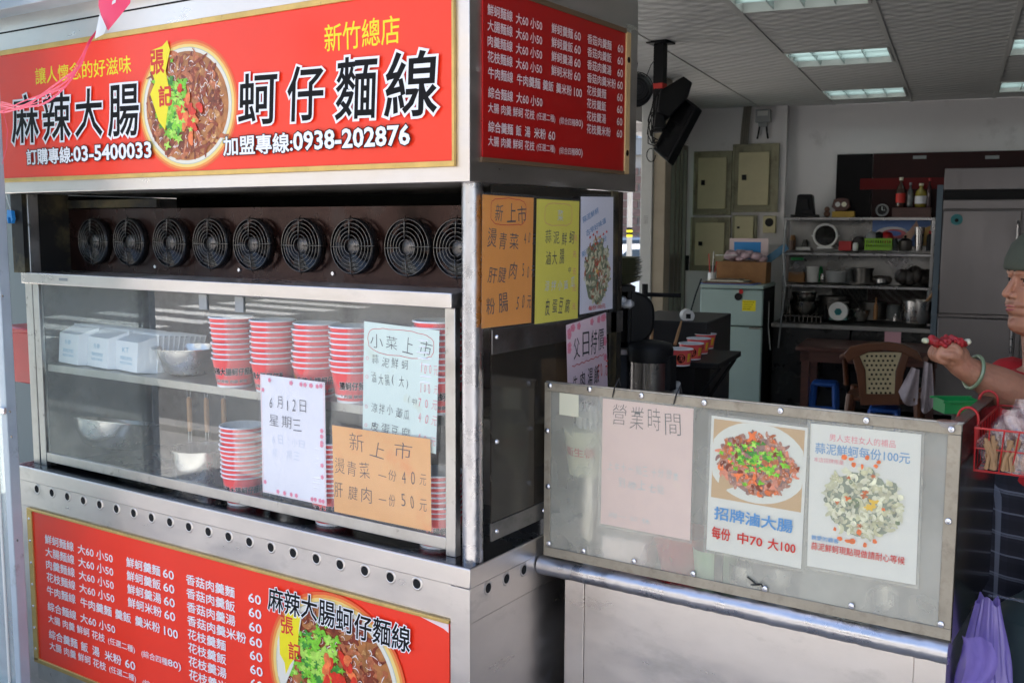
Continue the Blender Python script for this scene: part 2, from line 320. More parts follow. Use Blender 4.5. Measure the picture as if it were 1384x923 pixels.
M['win_dark'] = pm('window pane', (.05,.07,.08), .08); M['conc'] = pm('concrete', (.33,.32,.30), .85, var=.15, vs=2, bump=.002, bs=40)
M['skin'] = pm('skin', (.42,.195,.12), .46, var=.16, vs=14, bump=.0012, bs=160, sss=.10, rvar=.12, spots=((.40,.14,.085), 16, .52, .3)); M['lip'] = pm('lips', (.36,.10,.09), .45); M['hair'] = pm('black hair', (.012,.009,.008), .4)
M['shirt'] = pm('red shirt', (.45,.012,.018), .8, bump=.001, bs=50); M['cap'] = pm('grey green cap', (.065,.075,.055), .9, bump=.001, bs=150); M['jade'] = pm('jade', (.20,.27,.16), .15, coat=.5)
M['plaid'] = plaid('dark plaid', (.022,.022,.035), (.22,.24,.30), (.008,.008,.014)); M['eyew'] = pm('eye white', (.6,.57,.54), .2); M['eyek'] = pm('eye dark', (.015,.01,.008), .1)
M['purple'] = clear('purple film', (.62,.52,.90), .72, (.42,.33,.78), .22, 1.3, .12); M['gas'] = pm('grey green tank', (.055,.085,.085), .45, var=.2, vs=5)
M['ribbon'] = pm('pink plastic ribbon', (.82,.05,.14), .3, trans=.1); M['flag'] = pm('pink red balloon film', (.80,.05,.11), .35); M['post_al'] = pm('blue grey painted post', (.40,.47,.52), .4, .3, var=.10, vs=6, spots=((.16,.17,.17), 7, .60, .12))
M['tapebl'] = pm('black tie', (.01,.01,.01), .6); M['tape'] = pm('cream tape', (.68,.66,.50), .5)
M['dish'] = pm('olive plate', (.20,.21,.13), .35, var=.1); M['wood_l'] = pm('wood stick', (.40,.22,.10), .6, var=.2)
M['tubelight'] = pm('lit tube', (.9,.95,1), .5, emit=((.78,.95,.95), 1.5)); M['refl'] = pm('light reflector', (.38,.44,.43), .3, .5)
M['foliage'] = pm('foliage', (.05,.09,.03), .7, var=.3); M['bark'] = pm('bark', (.10,.08,.06), .9, var=.3)
def ceil_mat():
    m = bpy.data.materials.new('embossed ceiling tile'); m.use_nodes = True; n = m.node_tree.nodes; L = m.node_tree.links; b = n['Principled BSDF']
    b.inputs['Base Color'].default_value = (.54,.53,.505,1); b.inputs['Roughness'].default_value = .75
    tc = n.new('ShaderNodeTexCoord'); nz = n.new('ShaderNodeTexNoise'); nz.inputs['Scale'].default_value = 9; nz.inputs['Detail'].default_value = 2; L.new(tc.outputs['Object'], nz.inputs[0])
    vm = n.new('ShaderNodeVectorMath'); vm.operation = 'SCALE'; L.new(nz.outputs['Color'], vm.inputs[0]); vm.inputs['Scale'].default_value = .035
    va = n.new('ShaderNodeVectorMath'); va.operation = 'ADD'; L.new(tc.outputs['Object'], va.inputs[0]); L.new(vm.outputs[0], va.inputs[1]); sp = n.new('ShaderNodeSeparateXYZ'); L.new(va.outputs[0], sp.inputs[0])
    def sn(o, k):
        m1 = n.new('ShaderNodeMath'); m1.operation = 'MULTIPLY'; m1.inputs[1].default_value = k; L.new(o, m1.inputs[0]); m2 = n.new('ShaderNodeMath'); m2.operation = 'SINE'; L.new(m1.outputs[0], m2.inputs[0]); return m2.outputs[0]
    t = n.new('ShaderNodeMath'); t.operation = 'MULTIPLY'; L.new(sn(sp.outputs[0], 6.283/.17), t.inputs[0]); L.new(sn(sp.outputs[1], 6.283/.12), t.inputs[1])
    bp = n.new('ShaderNodeBump'); bp.inputs['Strength'].default_value = 1; bp.inputs['Distance'].default_value = .006; L.new(t.outputs[0], bp.inputs['Height']); L.new(bp.outputs[0], b.inputs['Normal'])
    return m
M['tile'] = ceil_mat()

# ------------------------------------------------------------------ print: lettering and flat pictures laid on a sheet
_gc = {}
def glyph(body, off=0, bev=0):
    k = (body, off, bev)
    if k in _gc: return _gc[k]
    c = bpy.data.curves.new('t', 'FONT'); c.body = body; c.size = 1; c.resolution_u = 2; c.offset = off
    if bev: c.bevel_depth = bev; c.bevel_resolution = 0
    o = bpy.data.objects.new('t', c); col.objects.link(o)
    me = bpy.data.meshes.new_from_object(o.evaluated_get(bpy.context.evaluated_depsgraph_get()))
    vs = [tuple(v.co) for v in me.vertices]; fs = [tuple(p.vertices) for p in me.polygons]
    bpy.data.objects.remove(o); bpy.data.curves.remove(c); bpy.data.meshes.remove(me)
    _gc[k] = (vs, fs); return _gc[k]
class Print:
    def __init__(s): s.mb = MB(); s.mats = []; s.d = .00025
    def mi(s, m):
        if m not in s.mats: s.mats.append(m)
        return s.mats.index(m)
    def text(s, body, u, v, w, h, mat, off=0, bold=0, outline=None, jit=0, lead=.00004, fn=None, rot=0, shear=0):
        """baseline-left (u, v); w = full width, h = full height of the line of letters"""
        base, _ = glyph(body, off, 0)
        if not base: return
        x0 = min(p[0] for p in base); x1 = max(p[0] for p in base); y0 = min(p[1] for p in base); y1 = max(p[1] for p in base)
        kx = w/(x1-x0); ky = h/(y1-y0)
        for bev, mt in (((outline[0], outline[1]),) if outline else ())+((bold, mat),):
            vs, fs = glyph(body, off, bev); mi = s.mi(mt); out = []
            for x, y, z in vs:
                a = (x-x0)*kx; b = (y-y0)*ky
                if shear: a += b*shear
                if rot: a, b = a*math.cos(rot)-b*math.sin(rot), a*math.sin(rot)+b*math.cos(rot)
                if jit:
                    q = a/max(h, 1e-6); b += jit*h*math.sin(q*2.3+len(body)); a += jit*h*.5*math.sin(q*3.1+b/h*3)
                out.append((u+a, v+b, s.d+z*ky*.02))
            s.mb.add(out, fs, mi); s.d += lead+bev*ky*.02
    def poly(s, pts, mat, lead=.00003):
        s.mb.add([(a, b, s.d) for a, b in pts], [tuple(range(len(pts)))], s.mi(mat)); s.d += lead
    def ell(s, cu, cv, ru, rv, mat, n=40, jag=0, seed=0, a0=0, lead=.00003):
        rn = random.Random(seed)
        pts = []
        for i in range(n):
            a = 2*math.pi*i/n; k = 1+jag*(rn.random()-.5)
            x, y = ru*k*math.cos(a), rv*k*math.sin(a)
            pts.append((cu+x*math.cos(a0)-y*math.sin(a0), cv+x*math.sin(a0)+y*math.cos(a0)))
        s.poly(pts, mat, lead)
    def ring(s, pts, wd, mat, closed=True):
        n = len(pts); o = []; f = []
        for i, (a, b) in enumerate(pts):
            pa = pts[(i-1) % n] if closed or i else pts[i]; pb = pts[(i+1) % n] if closed or i < n-1 else pts[i]
            t = Vector((pb[0]-pa[0], pb[1]-pa[1])).normalized(); o += [(a-t.y*wd/2, b+t.x*wd/2, s.d), (a+t.y*wd/2, b-t.x*wd/2, s.d)]
        for i in range(n if closed else n-1):
            j = (i+1) % n; f.append((2*i, 2*j, 2*j+1, 2*i+1)[::-1])
        s.mb.add(o, f, s.mi(mat)); s.d += .00003
    def leaf(s, cu, cv, r, ang, mat, rn):
        pts = []
        ph_ = rn.random()*6; nl = rn.choice([3,4,5])
        for i in range(22):
            a = 2*math.pi*i/22; k = (.66+.26*math.sin(nl*a+ph_)+.16*math.sin(2.3*nl*a))*(.86+.28*rn.random()); pts.append((cu+r*k*math.cos(a+ang), cv+r*.8*k*math.sin(a+ang)))
        s.poly(pts, mat, .000006)
    def squig(s, cu, cv, L, wd, ang, mat, rn):
        pts = []; b = rn.uniform(-2, 2)
        for i in range(7):
            t = i/6-.5; a = ang+b*t; pts.append((cu+L*t*math.cos(a), cv+L*t*math.sin(a)))
        up = []; dn = []
        for i, (x, y) in enumerate(pts):
            t = i/6; k = wd*.5*math.sin(math.pi*(.12+.76*t)); a = ang+b*(t-.5)*1.5
            up.append((x-math.sin(a)*k, y+math.cos(a)*k)); dn.append((x+math.sin(a)*k, y-math.cos(a)*k))
        s.poly(up[::-1]+dn, mat, .000006)
    def build(s, name, parent, frame=None):
        """frame: 4x4 taking (u, v, depth) into the parent's space"""
        if frame is not None: s.mb.xf(frame)
        me = s.mb.mesh(name, s.mats); o = bpy.data.objects.new(name, me); col.objects.link(o); o.parent = parent; return o
def frame(o, u, v):
    o, u, v = Vector(o), Vector(u).normalized(), Vector(v).normalized(); n = u.cross(v)
    return Matrix(((u.x, v.x, n.x, o.x), (u.y, v.y, n.y, o.y), (u.z, v.z, n.z, o.z), (0,0,0,1)))
def noodle_bowl(P, cu, cv, ru, rv, seed, leafc):
    rn = random.Random(seed)
    for k, m in ((1.13, 'glow3'), (1.09, 'glow2'), (1.05, 'glow1')): P.ell(cu, cv, ru*k, rv*k, M[m], 48)
    P.ell(cu, cv, ru, rv, M['p_rim2'], 48); P.ell(cu, cv, ru*.985, rv*.985, M['p_rim'], 48); P.ell(cu, cv, ru*.93, rv*.93, M['p_soup'], 48)
    def inside(k=.9):
        a = rn.random()*6.283; q = math.sqrt(rn.random())*k; return cu+ru*q*math.cos(a), cv+rv*q*math.sin(a)
    for i in range(260):
        x, y = inside(.84); P.squig(x, y, ru*rn.uniform(.14,.5), ru*rn.uniform(.04,.12), rn.random()*3.14, M[rn.choice(['p_meat','p_meat','p_meat2','p_soup'])], rn)
    for i in range(170):
        x, y = inside(.84); P.squig(x, y, ru*rn.uniform(.03,.12), ru*rn.uniform(.006,.016), rn.random()*3.14, M['p_gleam'], rn)
    for i in range(130):
        x = cu+ru*(leafc[0]+rn.gauss(0,.17)); y = cv+rv*(leafc[1]+rn.gauss(0,.24)); P.leaf(x, y, ru*rn.uniform(.04,.13), rn.random()*6, M[rn.choice(['p_leaf','p_leaf','p_leaf2','p_leaf3'])], rn)
    for i in range(22):
        x = cu+ru*(leafc[0]+.30+rn.gauss(0,.14)); y = cv+rv*(leafc[1]-.14+rn.gauss(0,.20)); P.squig(x, y, ru*rn.uniform(.12,.28), ru*.11, rn.uniform(.9,2.4), M[rn.choice(['p_chili','p_chili','p_chili2'])], rn)
    for i in range(10):
        x = cu+ru*(leafc[0]+rn.gauss(0,.2)); y = cv+rv*(leafc[1]+rn.gauss(0,.22)); P.leaf(x, y, ru*.06, rn.random()*6, M['p_leaf3'], rn)
def dish_print(P, cu, cv, ru, rv, seed, cols, garn, n=90, big=.2):
    rn = random.Random(seed)
    P.ell(cu, cv-rv*.06, ru*.92, rv*.92, M['p_meat'] if 'p_meat' in cols else M['p_clam3'], 30, .12, seed)
    for i in range(n*2):
        a = rn.random()*6.283; q = math.sqrt(rn.random()); x, y = cu+ru*q*math.cos(a), cv+rv*q*math.sin(a)
        if rn.random() < .6: P.squig(x, y, ru*rn.uniform(.12,.34), ru*big*.42, rn.random()*3.14, M[rn.choice(cols)], rn)
        else: P.ell(x, y, ru*rn.uniform(.4,.9)*big*.5, ru*rn.uniform(.3,.7)*big*.5, M[rn.choice(cols)], 9, .3, i, rn.random()*3, .000006)
        if rn.random() < .45: P.squig(x, y, ru*rn.uniform(.02,.07), ru*.012, rn.random()*3.14, M['p_gleam'], rn)
    for (g, gx, gy, sx, sy, k, s_) in garn:
        for i in range(k): P.leaf(cu+ru*(gx+rn.gauss(0,sx)), cv+rv*(gy+rn.gauss(0,sy)), ru*s_*rn.uniform(.6,1.3), rn.random()*6, M[rn.choice(g)], rn)
# ================================================================== SETTING: ground, street, buildings opposite
def struct(o, kind='structure'): o['kind'] = kind; return o
g = MB().box(-150, 150, -150, 150, -.3, -.004).build('ground', M['asphalt']); struct(g)
rd = MB().box(-60, 60, -24, -3.0, -.003, .0).build('road', M['asphalt']); struct(rd)
pv = MB()
pv = thing('pavement', None, None); struct(pv)
slab = MB().box(-.295, .295, -.295, .295, 0, .10).mesh('paving_slab', M['pave'])
base = MB().box(-14, 14, -3.0, 12, -.05, .06).build('bedding', M['conc'], pv)
for i in range(14):
    for j in range(6):
        o = bpy.data.objects.new('paving_slab', slab); col.objects.link(o); o.parent = pv; o.location = (-4.0+i*.6, -2.6+j*.6, .0)
kb = MB().box(-14, 14, -3.15, -3.0, -.05, .115).build('kerb', M['conc'], bevel=.01); struct(kb)
cwk = thing('crosswalk', None, None); struct(cwk)
st = MB().box(-1.6, 1.6, -.2, .2, 0, .004).mesh('painted_stripe', M['paint_w'])
for i in range(14):
    o = bpy.data.objects.new('painted_stripe', st); col.objects.link(o); o.parent = cwk; o.location = (-13.6, -4.6-i*.95, .001); o.rotation_euler = (0,0,rad(4))
for i in range(9):
    o = bpy.data.objects.new('painted_stripe', st); col.objects.link(o); o.parent = cwk; o.location = (6.0, -4.6-i*.95, .001)
far = MB().box(-60, 60, -30, -24, -.01, .10).build('far_pavement', M['pave']); struct(far)
def facade(x0, x1, y0, h, mat, label, sd):
    t = thing('building', label, 'building', ((x0+x1)/2, y0, 0), 0, 'buildings across the street'); wd = x1-x0
    MB().box(-wd/2, wd/2, -8, 0, 0, h).build('wall', M[mat], t)
    MB().box(-wd/2-.1, wd/2+.1, -8, .25, h, h+.4).build('roof_edge', M['conc'], t)
    wm = MB().box(-.75, .75, -.02, .05, 0, 1.4).mesh('window', M['win_dark']); fm = MB()
    for a in ((-.82,-.75,-.0,.10,-.07,1.47),(.75,.82,0,.10,-.07,1.47),(-.75,.75,0,.10,-.07,0),(-.75,.75,0,.10,1.4,1.47),(-.03,.03,.05,.10,0,1.4)): fm.box(*a)
    fm = fm.mesh('frame', M['metal_w'])
    for fl in range(1, int(h/3.2)):
        for k in range(int(wd/2.6)):
            o = bpy.data.objects.new('window', wm); col.objects.link(o); o.parent = t; o.location = (-wd/2+1.5+k*2.6, 0, fl*3.2+.9)
            q = bpy.data.objects.new('frame', fm); col.objects.link(q); q.parent = o
    MB().box(-wd/2+.3, wd/2-.3, -.3, .03, .1, 2.7).build('shop_front', M['win_dark'], t)
    MB().box(-wd/2, wd/2, 0, 1.0, 2.8, 2.95).build('canopy', M['conc'], t)
facade(-40, -27, -29, 10, 'facade', 'grey cream four storey block reflected at the street corner', 1)
facade(-26.8, -12, -29, 13, 'facade2', 'tan tiled block behind the crosswalk opposite the stall', 2)
facade(-11.8, 3, -29, 9.6, 'facade', 'low pale rendered block facing the stall front', 3)
facade(3.2, 18, -29, 16, 'facade3', 'tall grey block across the road on the right', 4)
facade(18.2, 34, -29, 10, 'facade', 'cream block at the far right of the street', 5)

# ================================================================== SHOP
ZC = 2.60; KB = 7.05
shop = thing('shop_building', 'corner shop building whose open arcade shelters the noodle stall', 'building', (0,0,0), RY)
MB().box(-4.2, 3.6, .75, 7.6, ZC+.16, 4.5).build('upper_storeys', M['facade'], shop)
MB().box(-4.2, -1.3, .75, 7.6, ZC+.02, ZC+.16).build('arcade_soffit', M['conc'], shop)
sf = MB().box(-1.25, 2.6, .8, KB, .0, .09).build('shop_floor', M['floor']); sf.rotation_euler = (0,0,RY); struct(sf)
def wallpc(name, mb, mat='wallp', bevel=0):
    o = mb.build(name, M[mat], bevel=bevel); o.rotation_euler = (0,0,RY); return struct(o)
wallpc('back_wall', MB().box(-.415, 2.6, KB, KB+.15, .05, ZC))
wallpc('back_wall_pier', MB().box(-1.31, -.415, KB-.10, KB+.15, .05, ZC))
wallpc('right_wall', MB().box(2.6, 2.75, .8, KB+.15, .05, ZC), 'dark_paint')  # unseen wall painted dark to dim the cart's reflections and the room
wallpc('left_wall', MB().box(-1.40, -1.25, 5.6, KB-.1, 2.30, ZC).box(-1.40,-1.25, 2.5, 5.6, 2.36, ZC))
MB().box(-4.2, -1.9, -.3, .75, 2.75, 2.95).build('left_awning', M['conc'], shop)
MB().box(.25, 2.75, -.45, .74, ZC+.02, ZC+.14).build('added_canopy', M['dark_paint'], shop)  # added overhang, cuts sky light on the cart side and in the room
MB().box(2.75, 2.90, -1.9, .79, .06, 3.2).build('side_wall', M['dark_paint'], shop)  # added wall out of view, blocks light from the right
# ceiling of tiles on a grid
ce = thing('ceiling', None, None, (0,0,0), RY); struct(ce)
MB().box(-1.25, 2.6, .8, KB, ZC+.04, ZC+.15).build('deck', M['conc'], ce)
xs = [-1.25, -.66, -.055, .545, 1.15, 1.75, 2.6]; ys = [.8, 1.25, 1.85, 2.45, 3.05, 3.65, 4.25, 4.85, 5.45, 6.05, 6.65, KB]
lights = [(2,3),(2,6),(2,9),(4,3),(4,6),(4,9)]
tm = MB().box(-.5, .5, -.5, .5, 0, .012).mesh('ceiling_tile', M['tile'])
for i in range(len(xs)-1):
    for j in range(len(ys)-1):
        if (i, j) in lights: continue
        a, b, c, d = xs[i]+.011, xs[i+1]-.011, ys[j]+(.011 if (j in (0,3,6,9)) else .002), ys[j+1]-.002
        me = MB().box(a-(a+b)/2, b-(a+b)/2, c-(c+d)/2, d-(c+d)/2, 0, .012).mesh('ceiling_tile', M['tile'])
        o = bpy.data.objects.new('ceiling_tile', me); col.objects.link(o); o.parent = ce; o.location = ((a+b)/2, (c+d)/2, ZC+random.uniform(0,.0015))
for x in xs[1:-1]: MB().box(x-.012, x+.012, .8, KB, ZC-.004, ZC+.02).build('grid_bar', M['tbar'], ce)
for y in ys[1:-1]: MB().box(-1.25, 2.6, y-.006, y+.006, ZC-.0015, ZC+.02).build('grid_bar', M['tbar'], ce)
for n_, (i, j) in enumerate(lights):
    x0, x1, y0, y1 = xs[i]+.02, xs[i+1]-.02, ys[j]+.03, ys[j+1]-.03
    lab = ['louvred ceiling light cut by the top edge nearest the sign','louvred ceiling light in the middle of the ceiling','louvred ceiling light nearest the back wall, above the black board','louvred ceiling light further right, out over the front','louvred ceiling light cut by the right edge, nearer one','louvred ceiling light cut by the right edge, near the back wall'][n_]
    t = thing('ceiling_light', lab, 'ceiling light', RW((x0+x1)/2, (y0+y1)/2, ZC), RY, 'louvred ceiling lights')
    w_, h_ = (x1-x0)/2, (y1-y0)/2
    MB().box(-w_-.012, w_+.012, -h_-.012, -h_, -.008, .04).box(-w_-.012, w_+.012, h_, h_+.012, -.008, .04).box(-w_-.012,-w_,-h_,h_,-.008,.04).box(w_,w_+.012,-h_,h_,-.008,.04).build('frame', M['tbar'], t)
    MB().box(-w_, w_, -h_, h_, .055, .06).build('reflector', M['refl'], t)
    for k in range(3):
        yy = -h_+h_*2*(k+.5)/3; MB().tube([(-w_+.01, yy, .035), (w_-.01, yy, .035)], .010, 8).build('lit_tube', M['tubelight'], t)
        MB().box(-w_, w_, yy-h_/3-.001, yy-h_/3+.001, .0, .05).build('louvre', M['refl'], t)
    for k in range(1, 4):
        xx = -w_+2*w_*k/4; MB().box(xx-.0015, xx+.0015, -h_, h_, -.002, .05).build('louvre', M['refl'], t)
# black and red glass board on back wall
gb = thing('glass_board', 'black and dark red glass board on the back wall behind the shelves', 'wall board', RW(0, KB, 0), RY)
MB().box(-.01, .27, -.03, 0, .9, 2.19).build('black_panel', M['blk_glass'], gb)
MB().box(.275, 2.58, -.03, 0, .9, 2.19).build('red_panel', M['redglass'], gb)
MB().box(.18, 1.05, -.036, -.0305, 1.90, 1.99).build('red_band', M['redglass_b'], gb)
for px in (1243, 1341):
    r, z = rp(px, 213, KB-.03); MB().box(r-.05, r+.05, -.034, -.0305, z-.012, z+.014).build('white_label', M['grey_p'], gb)

# sliding door on the left wall, column, outside
t = thing('sliding_door', 'stacked glass sliding doors with dark frames left of the meter boxes', 'door', RW(-1.25, 6.9, .09), RY)
for k, (d0, d1) in enumerate(((6.93,6.98),(6.74,6.79),(6.62,6.66),(6.46,6.50),(6.26,6.31))):
    MB().box(-.06+k*.006, .0+k*.006, d0-6.9, d1-6.9, 0, 2.20).build('stile', M['al'], t, bevel=.004)
MB().box(-.05, -.01, -.66, .1, 2.16, 2.20).box(-.05,-.01,-.66,.1,0,.08).build('rail', M['al'], t)
MB().box(-.035, -.027, -.62, .03, .08, 2.16).build('pane', M['dglass'], t)
MB().box(-.02, -.014, -.62, -.12, .95, 1.27).build('frosted_sheet', pm('frosted teal film', (.22,.32,.31), .6), t)
MB().box(.01, .03, .0, .04, 1.12, 1.25).build('lock', M['black'], t)
a = RW(-1.25, 5.95, .06)
t = thing('column', 'white arcade column with beige edge beside the sliding door', 'column', RW(-1.02, 5.10, .06), RY)
r0_, _ = rp(865, 300, 5.0); r1_, _ = rp(881, 300, 5.0); r2_, _ = rp(897.5, 300, 5.0)
MB().box(r0_+1.02, r1_+1.02, -.10, .12, 0, ZC+.14).build('white_face', M['metal_w'], t, bevel=.006)
MB().box(r1_+1.0205, r2_+1.02, -.085, .06, 0, ZC-.05).build('beige_edge', M['beige_al'], t, bevel=.004)
z_ = 1.5; P = Print()
for k in range(5): P.text('門牌號', 0, .05-k*.012, .03, .009, M['ink_grey'], off=-.01)
r_, z_ = rp(870, 303, 5.0); P.build('notice_print', t, frame((r_+1.02, -.101, z_-.06), (1,0,0), (0,0,1)))
# outside left: bright side street
def side_wall():
    o3 = CAM+ray(846, 300)*30; S3 = 30/17
    t = thing('side_building', 'pale tiled and brown brick building across the side street', 'building', (o3.x, o3.y, 1.6-1.6*S3), RY+rad(8)); t.scale = (S3,S3,S3)
    MB().box(-6, 6, .02, 5, 0, 9).build('wall', M['mortar'], t)
    MB().box(-6, 6, -.06, .015, 2.75, 3.0).build('ledge', M['conc'], t)
    bm_ = MB().box(-.26, .26, -.03, .02, 0, .11).mesh('brick', M['brown_brick']); tm_ = MB().box(-.145, .145, -.015, .02, 0, .145).mesh('tile', M['tilew'])
    for j in range(9):
        for i in range(7):
            o = bpy.data.objects.new('brick', bm_); col.objects.link(o); o.parent = t; o.location = (-1.75+i*.56+(j%2)*.28, 0, 1.35+j*.135)
    for j in range(6):
        for i in range(12):
            o = bpy.data.objects.new('tile', tm_); col.objects.link(o); o.parent = t; o.location = (-1.85+i*.31, 0, 3.02+j*.16)
    MB().box(-6, -2.1, -.03, .02, 1.35, 2.6).box(2.2, 6, -.03, .02, 1.35, 2.6).build('brick_band', M['brown_brick'], t)
side_wall()
def pole(px, dist, r, label, stripes=False, mat='conc'):
    p = CAM+ray(px, 300)*dist; t = thing('utility_pole', label, 'pole', (p.x, p.y, 0))
    MB().lathe([(r,0),(r*.85,7)], n=16).build('shaft', M[mat], t)
    if stripes:
        yb = MB()
        zc = (CAM+ray(850, 313)*dist).z
        for k in range(4): yb.lathe([(r*1.06, zc-.07+k*.03), (r*1.06, zc-.07+k*.03+.03)], n=16, mi=k % 2)
        yb.build('warning_band', [M['ink_yb'], M['ink_k']], t)
pole(851, 13, .036, 'concrete pole with yellow and black band outside behind the column', True)
pole(833.5, 12, .06, 'thin pale pipe pole outside, left of the banded pole', False, 'metal_w')
def make_car(loc, rz, mat, label):
    t = thing('parked_car', label, 'car', loc, rz, 'cars parked in the side street')
    def sec(x, zb, zs, zr, wb, wr):
        return [(x,-wb,zb),(x,-wb*1.02,(zb+zs)/2),(x,-wb*.97,zs),(x,-wr,zr),(x,0,zr+.03),(x,wr,zr),(x,wb*.97,zs),(x,wb*1.02,(zb+zs)/2),(x,wb,zb)]
    S = [sec(-2.1,.35,.62,.66,.68,.6), sec(-1.95,.22,.78,.84,.80,.66), sec(-1.1,.20,.90,.95,.85,.70), sec(-.95,.2,.92,1.0,.86,.70), sec(-.25,.2,.94,1.42,.86,.60), sec(.9,.2,.95,1.45,.86,.60), sec(1.7,.22,.95,1.0,.84,.66), sec(2.05,.25,.85,.9,.80,.62), sec(2.12,.4,.7,.75,.7,.58)]
    mb = MB(); vs = [p for s_ in S for p in s_]; fs = []; mi = []
    for k in range(len(S)-1):
        for i in range(8):
            fs.append((k*9+i, (k+1)*9+i, (k+1)*9+i+1, k*9+i+1))
    mb.add(vs, fs); mb.f.append(tuple(range(9))); mb.m.append(0); mb.f.append(tuple(len(vs)-9+i for i in reversed(range(9)))); mb.m.append(0)
    b = mb.build('body', M[mat], t, angle=50)
    gls = MB(); gls.add([(-.93,-.66,.985),(-.93,.66,.985),(-.30,.56,1.40),(-.30,-.56,1.40)],[(0,1,2,3)]).xf(Matrix.Translation((-.015,0,.02))).build('windscreen', M['carglass'], t)
    for s_ in (-1, 1):
        MB().add([(-.80,s_*.845,.985),(-.22,s_*.64,1.36),(.85,s_*.64,1.38),(1.45,s_*.845,1.0)],[(0,1,2,3) if s_ < 0 else (3,2,1,0)]).xf(Matrix.Translation((0,s_*.01,.01))).build('side_window', M['carglass'], t)
        MB().box(-2.09,-1.98,s_*.62-.13,s_*.62+.13,.62,.74).build('headlight', M['glass'], t)
        for x in (-1.35, 1.3):
            wq = MB().lathe([(.19,-.1),(.31,-.1),(.32,-.05),(.32,.05),(.31,.1),(.19,.1)], (x, s_*.78, .32), 20, axis='y').build('wheel', M['tyre'], t)
            MB().lathe([(.0,-.02),(.19,-.02),(.19,.02),(0,.02)], (x, s_*.88, .32), 16, axis='y').build('rim', M['steel'], wq)
c1 = CAM+ray(846, 330)*20; make_car((c1.x, c1.y, -.22), RY+rad(40), 'carw', 'white car parked in the sun behind the column')
c2 = CAM+ray(834, 330)*25; make_car((c2.x, c2.y, -.12), RY+rad(40), 'carb', 'blue grey car parked behind the white car')

# ================================================================== SNACK CART (left)
cart = thing('snack_cart', 'stainless steel noodle cart with red sign box and counter', 'food cart', (0,0,0))
XL = -1.76
MB().box(XL, .0, 0, .78, .807, .852).build('counter_top', M['steel'], cart, bevel=.0025)
hb = MB().box(XL+.004, -.003, .006, .76, .726, .8065); hb.build('vent_band', M['steel'], cart, bevel=.001)
MB().box(XL+.004, -.0035, .0065, .76, .10, .7255).build('cabinet', M['steel'], cart)
MB().box(-.056, -.003, .002, .0062, .10, .805).build('corner_strip', M['steel'], cart, bevel=.0008)
hm = MB(); hm.lathe([(.0001,-.0012),(.0085,-.0012),(.0086,-.0005)], n=20, axis='y'); hm = hm.mesh('vent_hole', M['hole'])
rm = MB(); rm.shell([(.0108,-.001),(.0112,.0016),(.0135,.0018),(.0158,.0009),(.0166,0)], n=24); rm.xf(Matrix.Rotation(rad(90),4,'X')); rm = rm.mesh('grommet', M['steel']); rm.shade_smooth()
hs = MB().add([(  .0112*math.cos(i*math.pi/12), 0, .0112*math.sin(i*math.pi/12)) for i in range(24)], [tuple(range(24))]).mesh('vent_hole', M['hole'])
for i in range(20):
    o = bpy.data.objects.new('grommet', rm); col.objects.link(o); o.parent = cart; o.location = (-1.649+i*.0787, .0058, .788)
    q = bpy.data.objects.new('vent_hole', hs); col.objects.link(q); q.parent = o; q.location = (0, -.0012, 0)
for i in range(9):
    o = bpy.data.objects.new('grommet', rm); col.objects.link(o); o.parent = cart; o.location = (-.0028, .072+i*.074, .789); o.rotation_euler = (0,0,rad(90))
    q = bpy.data.objects.new('vent_hole', hs); col.objects.link(q); q.parent = o; q.location = (0, -.0012, 0)
